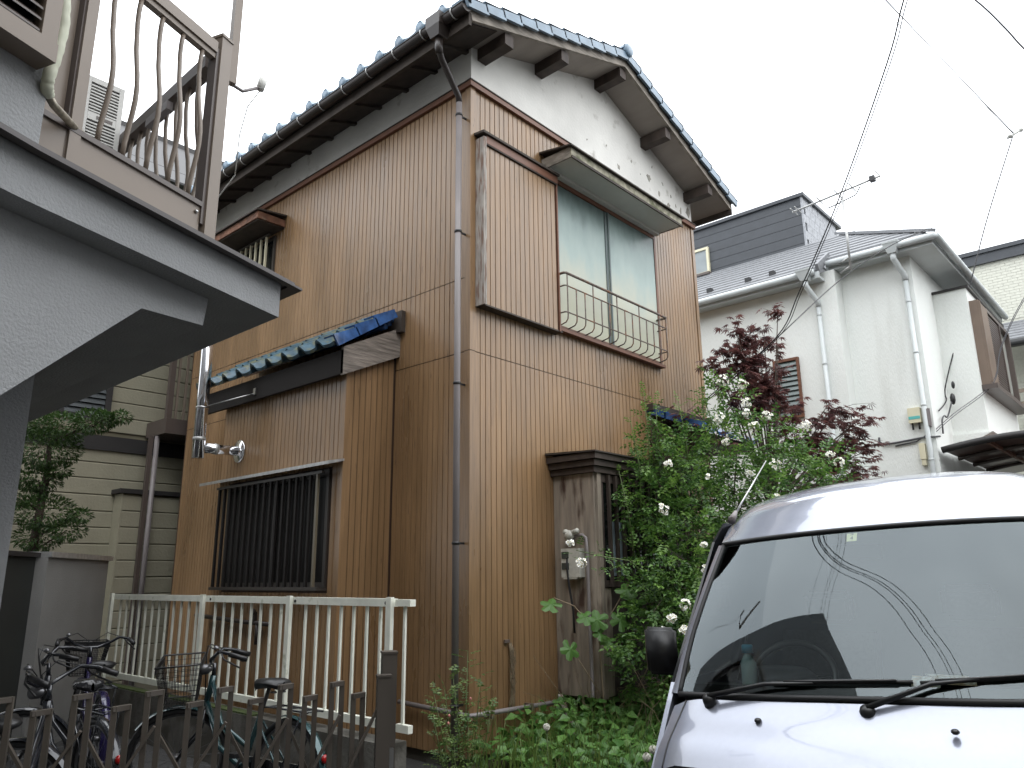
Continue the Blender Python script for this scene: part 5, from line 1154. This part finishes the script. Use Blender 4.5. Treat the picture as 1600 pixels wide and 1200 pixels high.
# long young shoots above the bush on its left
for tip, base in (((6.35, 3.95, 3.28), (6.3, 3.9, 2.2)), ((6.52, 3.92, 3.20), (6.4, 3.9, 2.3)), ((6.1, 3.9, 2.75), (6.1, 3.9, 2.0)), ((7.05, 3.7, 3.38), (7.1, 3.6, 2.8)), ((7.3, 3.75, 3.62), (7.4, 3.6, 3.0)), ((5.78, 3.9, 2.42), (5.9, 3.85, 1.6)), ((6.0, 3.9, 2.95), (6.15, 3.9, 2.1)), ((6.75, 3.8, 3.2), (6.7, 3.7, 2.5))):
    t_, b_ = V(tip), V(base); sg_ = G().tube([b_, b_.lerp(t_, .5)+V((.03, 0, .03)), t_], [.006, .005, .003], 5); obj('young_shoot', sg_, STEMG, RB)
    for i in range(13):
        p = b_.lerp(t_, .2+.8*i/12); compound(fy if i > 6 else fo, p, V((rnd.uniform(-1, 1), rnd.uniform(-1, .4), .35)), V((0, 0, 1)), rnd.uniform(.09, .15), 3)
kind(raw('foliage', fo, LROSE, RB), 'stuff'); kind(raw('young_foliage', fy, LYEL, RB), 'stuff')
flw = [(5.77, 3.46, 2.05, .09), (4.98, 3.75, 1.6, .075), (4.93, 3.82, 1.76, .045), (5.6, 3.2, 1.27, .08), (5.53, 3.18, 1.08, .08), (5.3, 3.24, 1.09, .05), (6.08, 3.56, 2.48, .06), (6.83, 3.4, 2.99, .10), (7.05, 3.22, 3.05, .07), (7.3, 3.12, 3.04, .09), (7.11, 3.0, 2.52, .1), (6.82, 3.12, 2.42, .06), (6.38, 3.34, 2.37, .05), (5.84, 3.12, 1.54, .08), (5.37, 3.2, 1.18, .06), (7.99, 2.7, 2.59, .1), (6.88, 3.38, 2.76, .06), (7.72, 2.9, 2.97, .1), (7.33, 3.36, 3.42, .1), (7.15, 3.5, 3.45, .12), (7.15, 3.2, 2.91, .12), (7.85, 2.74, 2.67, .08), (7.25, 3.3, 3.2, .09), (5.95, 3.2, 1.75, .05), (6.3, 3.35, 2.0, .04), (6.95, 2.95, 2.2, .05), (5.6, 3.1, .75, .04)]
def blossom(g, p, n, r):
    n = n.normalized(); x = n.orthogonal().normalized(); y = n.cross(x)
    for i in range(5):
        a = 2*pi*i/5+.3; e = x*cos(a)+y*sin(a); s = n.cross(e)
        g.add([p, p+e*r*.6+s*r*.42+n*r*.16, p+e*r+n*r*.3, p+e*r*.6-s*r*.42+n*r*.16], [(0, 1, 2, 3)])
for (x, y, z, r) in flw:
    g, cg = G(), G()
    for _ in range(int(11+90*r)):
        r_c = r*.78; p, v = ell((x, y, z), r_c*.85, r_c*.7, r_c*.65, .5); n = (v+V((-.5, -.6, .35))+rv()*.5); blossom(g, p, n, rnd.uniform(.014, .02)); cg.ball(p+n.normalized()*.003, .0042, 5, 3)
    o = raw('flower_cluster', g, FLW, RB); raw('flower_centres', cg, FLC, o)
# the arching cane carrying the flowers in front of the meter
obj('young_shoot', G().tube([(5.9, 3.6, 1.4), (5.5, 3.65, 1.62), (5.15, 3.72, 1.66), (4.95, 3.78, 1.7)], [.006, .005, .004, .003], 5), STEMG, RB)
fx = G()
for i in range(34):
    t = rnd.random(); p = V((5.9, 3.6, 1.4)).lerp(V((4.95, 3.78, 1.68)), t)+rv()*.09; compound(fx, p, rv(), V((0, -.3, 1)), rnd.uniform(.08, .12), 3)
kind(raw('foliage', fx, LROSE, RB), 'stuff')
# grape-like vine with large leaves on the plywood
VI = thing('vine', 'vine with large lobed leaves climbing over the weathered plywood panel', 'vine', (5.5, 4.0, 0))
obj('stem', G().tube([(5.7, 4.05, 0), (5.62, 4.05, .5), (5.66, 4.1, 1.0), (5.45, 4.2, 1.25), (5.3, 4.3, 1.32)], .005, 5).tube([(5.66, 4.1, 1.0), (5.85, 4.0, 1.3), (5.95, 3.95, 1.45)], .004, 5).tube([(5.62, 4.05, .5), (5.4, 4.2, .9)], .004, 5), DRYS, VI)
def vleaf(c, n, R, ang):
    n = n.normalized(); x = n.orthogonal().normalized(); y = n.cross(x); g = G(); pts = []
    for i in range(20):
        a = 2*pi*i/20; rr = R*1.2*(.60+.40*abs(cos(2.5*a))**.8)*(1 if abs(a-pi) > .25 else .4)
        b = a+ang; pts.append(c+x*cos(b)*rr+y*sin(b)*rr+n*(.12*R*cos(5*a)-.2*rr*rr/R))
    g.add([c]+pts, [(0, i+1, (i+1) % 20+1) for i in range(20)]); return g
for c, R, a in (((5.28, 4.32, 1.27), .085, 1.), ((5.5, 4.12, 1.16), .075, 2.), ((5.62, 4.08, 1.13), .09, 4.), ((5.38, 4.2, .90), .08, .4), ((5.9, 3.95, 1.38), .095, 2.6), ((5.98, 3.93, 1.25), .10, 5.), ((5.85, 4.0, 1.12), .09, 3.), ((5.72, 4.05, .95), .07, 1.5), ((5.8, 3.98, .85), .08, 3.4), ((6.05, 3.85, 1.0), .085, .8), ((5.62, 4.06, 1.02), .06, 5.4)):
    raw('leaf', vleaf(V(c), V((-.5, -.6, .6))+rv()*.35, R, a), LGC, VI)
# red-leaved maple
MA = thing('maple_tree', 'small maple with dark red finely cut leaves in front of the white house', 'tree', (8.7, 3.6, 0))
MA_t = [(8.91, 3.55, 4.64), (8.56, 3.94, 4.56), (8.7, 3.79, 4.23), (8.38, 3.84, 3.85), (9.08, 3.65, 3.95), (8.18, 4.06, 3.93), (7.95, 4.02, 3.95), (8.77, 3.7, 3.74), (9.16, 3.57, 3.46), (9.48, 3.21, 3.58), (9.52, 3.32, 3.4), (9.94, 3.0, 3.41), (9.65, 3.17, 3.07), (9.34, 3.37, 3.06), (9.93, 3.01, 2.97), (9.58, 3.25, 2.87), (9.56, 3.12, 2.63), (9.4, 3.3, 2.51), (9.22, 3.5, 2.82), (8.94, 3.66, 3.28), (8.99, 3.46, 2.34), (8.8, 3.67, 2.95), (7.62, 4.09, 3.3), (9.7, 3.1, 3.25), (9.3, 3.4, 3.3), (9.75, 3.05, 2.75), (8.6, 3.85, 4.4), (8.75, 3.75, 4.05), (8.5, 3.9, 4.1), (9.1, 3.5, 3.1), (9.15, 3.4, 2.6), (8.3, 3.95, 4.2), (8.45, 3.9, 4.4), (8.8, 3.7, 4.45), (8.2, 4.0, 4.1), (8.95, 3.6, 4.25), (9.8, 3.05, 3.1), (9.6, 3.15, 3.5)]
obj('trunk', G().tube([(8.6, 3.6, 0), (8.62, 3.62, .8), (8.55, 3.65, 1.6), (8.6, 3.7, 2.3)], [.07, .055, .045, .035], 9), BARK, MA)
tw, ml = G(), G()
mleaf = G()
for tx, ty, tz in MA_t:
    t_ = V((tx, ty, tz)); s_ = V((8.6, 3.7, min(2.3, tz-.5)+rnd.uniform(-.3, 0))); md = s_.lerp(t_, .55)+V((0, 0, .10)); tw.tube([s_, md, t_], [.016, .010, .004], 6)
    out_ = V((t_.x-8.6, t_.y-3.7, .15)).normalized() if tz < 3.7 else V((rnd.uniform(-.5, .9), rnd.uniform(-.4, .3), .5)).normalized()
    sp = .33 if tz < 3.8 else .24
    lp = []
    for _ in range(7 if tz < 3.8 else 8):
        f0 = rnd.uniform(.45, 1.0); b0 = s_.lerp(md, f0*2) if f0 < .5 else md.lerp(t_, f0*2-1)
        sd_ = (V((out_.x+rnd.uniform(-.9, .9), out_.y+rnd.uniform(-.9, .9), out_.z*.6+rnd.uniform(-.05, .25)))).normalized(); ln = rnd.uniform(.2, .42)*(1 if tz < 3.8 else .8)
        e0 = b0+sd_*ln-V((0, 0, ln*.12)); tw.tube([b0, b0.lerp(e0, .5)+V((0, 0, .02)), e0], [.004, .003, .0015], 4)
        for k in range(9): lp.append(b0.lerp(e0, .15+.9*k/8)+V((rnd.gauss(0, .03), rnd.gauss(0, .03), rnd.gauss(-.012, .018))))
    for k in range(7): lp.append(t_+V((rnd.gauss(0, .05), rnd.gauss(0, .05), rnd.gauss(0, .03))))
    for p in lp:
        nrm = (V((0, 0, 1))+rv()*.45).normalized(); hd = V((out_.x+rnd.uniform(-.8, .8), out_.y+rnd.uniform(-.8, .8), -.25)).normalized(); sd2 = hd.cross(nrm).normalized()
        L = rnd.uniform(.06, .095)
        vs = [p]; fs = []
        for i, an in enumerate((-115, -72, -36, 0, 36, 72, 115)):
            l_ = L*(.55, .8, .95, 1.1, .95, .8, .55)[i]; dr = hd*cos(rad(an))+sd2*sin(rad(an)); pr = hd.cross(nrm)*cos(rad(an))-hd*sin(rad(an)) if False else nrm.cross(dr)
            k = len(vs); vs += [p+dr*l_*.45+pr*l_*.14, p+dr*l_-nrm*l_*.22, p+dr*l_*.45-pr*l_*.14]; fs.append((0, k, k+1, k+2))
        mleaf.add(vs, fs)
obj('branches', tw, BARK, MA); kind(raw('crown', mleaf, LMAP, MA), 'stuff')
# dark evergreen at left behind the garden wall
LT = thing('evergreen_tree', 'dark green small-leaved tree peeking over the grey garden wall', 'tree', (2.7, 9.0, 0))
obj('trunk', G().tube([(2.7, 9.1, 0), (2.66, 9.08, 1.5), (2.7, 9.05, 2.6), (2.68, 9.05, 3.1)], [.06, .05, .035, .02], 8), BARK, LT)
lf, br = G(), G()
for (x, y, z, r) in [(2.64, 9.03, 2.87, .27), (2.71, 8.95, 3.08, .22), (2.9, 8.5, 3.12, .15), (3.08, 8.25, 3.16, .07), (2.98, 8.38, 3.14, .09), (2.63, 9.05, 2.54, .17), (2.75, 8.91, 2.64, .1), (2.7, 8.96, 2.2, .23), (2.84, 8.66, 2.01, .13), (2.68, 8.98, 1.94, .17), (2.52, 9.16, 3.15, .17), (2.5, 9.2, 2.4, .2), (2.9, 8.55, 2.15, .08)]:
    br.tube([V((2.68, 9.05, z-.2)), V((x, y, z))], [.012, .004], 5)
    for _ in range(int(19000*r*r)+90):
        p, v = ell((x, y, z), r*1.3, r*1.3, r*.75, .5); leaf(lf, p, v+rv()*.7, V((0, 0, 1))+rv()*.5, rnd.uniform(.035, .06), rnd.uniform(.016, .026))
obj('branches', br, BARK, LT); kind(raw('crown', lf, LDK, LT), 'stuff')
# ground cover between house and van
gc, gr = G(), G()
def gh(x, y):
    return max(.12, .30+.16*noise.noise(V((x*1.3, y*1.3, .3)))+.10*(x-5) if y > 3.4 else .30)
for _ in range(3300):
    x, y = rnd.uniform(4.55, 8.4), rnd.uniform(2.7, 4.62)
    if y < 2.9 and x > 6: continue
    h = min(.62, gh(x, y)*rnd.uniform(.55, 1.25)); p = V((x, y, h)); L = rnd.uniform(.06, .125)
    leaf(gc, p, V((rnd.uniform(-1, 1), rnd.uniform(-1, 1), rnd.uniform(-.5, .1))), V((rnd.uniform(-.4, .2), rnd.uniform(-.7, .2), 1)), L, L*.85, .12)
kind(raw('ground_cover', gc, LGC), 'stuff')
for _ in range(2000):
    x, y = rnd.uniform(4.2, 8), rnd.uniform(2.5, 4.5); L = rnd.uniform(.25, .62); d = V((rnd.uniform(-.35, .35), rnd.uniform(-.35, .35), 1)).normalized(); s = V((rnd.uniform(-1, 1), rnd.uniform(-1, 1), 0)).normalized()*.0035
    p = V((x, y, .03)); m_ = p+d*L*.6; e = p+d*L+V((d.x, d.y, -.1))*L*.35; gr.add([p-s, p+s, m_+s*.8, m_-s*.8, e], [(0, 1, 2, 3), (3, 2, 4)])
kind(raw('grass', gr, LGR), 'stuff')
dr = G()
for _ in range(60):
    x, y = rnd.uniform(5.3, 7), rnd.uniform(3.2, 4.3); a = V((x, y, .05)); dr.tube([a, a+V((rnd.uniform(-.2, .2), rnd.uniform(-.2, .2), rnd.uniform(.3, .5))), a+V((rnd.uniform(-.5, .5), rnd.uniform(-.4, .4), rnd.uniform(.4, .85)))], [.004, .003, .0015], 4)
kind(obj('dry_stalks', dr, DRYS), 'stuff')
# slender rose at the left of the house corner
SR = thing('young_rose', 'slender young rose with pink buds at the foot of the downpipe', 'bush', (4.25, 4.3, 0))
st_, lv = G(), G(); buds = []
for bx0, by0, h, lx, ly in ((4.3, 4.42, .95, .1, .02), (4.28, 4.38, .8, -.05, .05), (4.22, 4.4, .7, -.1, .0), (4.12, 4.32, .72, -.1, .1), (4.0, 4.25, .55, -.08, .05), (4.36, 4.4, .75, .12, -.02), (4.32, 4.3, .6, .1, -.1), (3.98, 4.15, .4, 0, 0), (4.12, 4.2, .5, .05, 0)):
    b_, t_ = V((bx0, by0, 0)), V((bx0+lx, by0+ly, h)); st_.tube([b_, b_.lerp(t_, .5)+V((.02, 0, 0)), t_], [.006, .005, .002], 5); buds.append(t_)
    for i in range(24):
        p = b_.lerp(t_, .25+.75*i/23)+rv()*.02; compound(lv, p, V((rnd.uniform(-1, 1), rnd.uniform(-1, 1), .3)), V((0, 0, 1)), rnd.uniform(.07, .12), 2 if i > 17 else 3, .7)
obj('stems', st_, STEMG, SR); kind(raw('foliage', lv, leafmat('young_rose_leaf', (.05, .12, .03), (.16, .22, .06)), SR), 'stuff')
for p in (V((3.98, 4.2, .56)), V((4.3, 4.3, .48)), V((4.33, 4.34, .62)), V((4.02, 4.25, .50))): obj('bud', G().ball(p, .009, sq=(1, 1, 1.3)), PNK, SR)
# dandelion clocks
for (x, y, z), lab in (((4.0, 3.33, .58), 'white dandelion seed head nearest to the house corner'), ((3.65, 2.37, .59), 'left dandelion seed head close beside the van bumper'), ((3.76, 2.40, .605), 'right dandelion seed head close beside the van bumper')):
    D_ = thing('dandelion', lab, 'dandelion', (x, y, 0), 'dandelion seed heads'); c = V((x, y, z)); g = G()
    for _ in range(150):
        d = rv().normalized(); s = d.orthogonal().normalized()*.0035; t2 = d.cross(s); e = c+d*.022
        g.add([c+d*.003, e+s, e-s], [(0, 1, 2)]); g.add([e-s, e+s, e+t2, e-t2], [(0, 2, 1, 3)])
    raw('seed_head', g, DANDL, D_); obj('stalk', G().tube([(x+.03, y, 0), (x+.01, y, z*.6), c], .003, 5), STEMG, D_)
# leaning stick, dead vine
tag(obj('broken_stick', G().bar((5.62, 4.35, .18), (5.72, 4.6, .47), .045, .02), WOODPEEL), 'broken pale wooden slat leaning at the bottom of plywood', 'stick')
dv = G()
for k in range(16):
    pts = [V((5.15+rnd.uniform(-.02, .02), Y0-.015, .95-.02*rnd.random()))]
    for i in range(7): pts.append(V((5.16+rnd.uniform(-.035, .035), Y0-.012-rnd.uniform(0, .03), .95-(i+1)*.08)))
    dv.tube(pts, .0025, 4)
DV = tag(obj('dead_vine', dv, DRYS), 'dry dead vine strands hanging from a hook on the siding', 'vine'); obj('hook', Bx((5.08, Y0-.02, .95), (5.14, Y0, .975)), RUST, DV)
print('objects', len(bpy.data.objects), 'tris', sum(len(p.vertices)-2 for o in bpy.data.objects if o.type == 'MESH' for p in o.data.polygons))
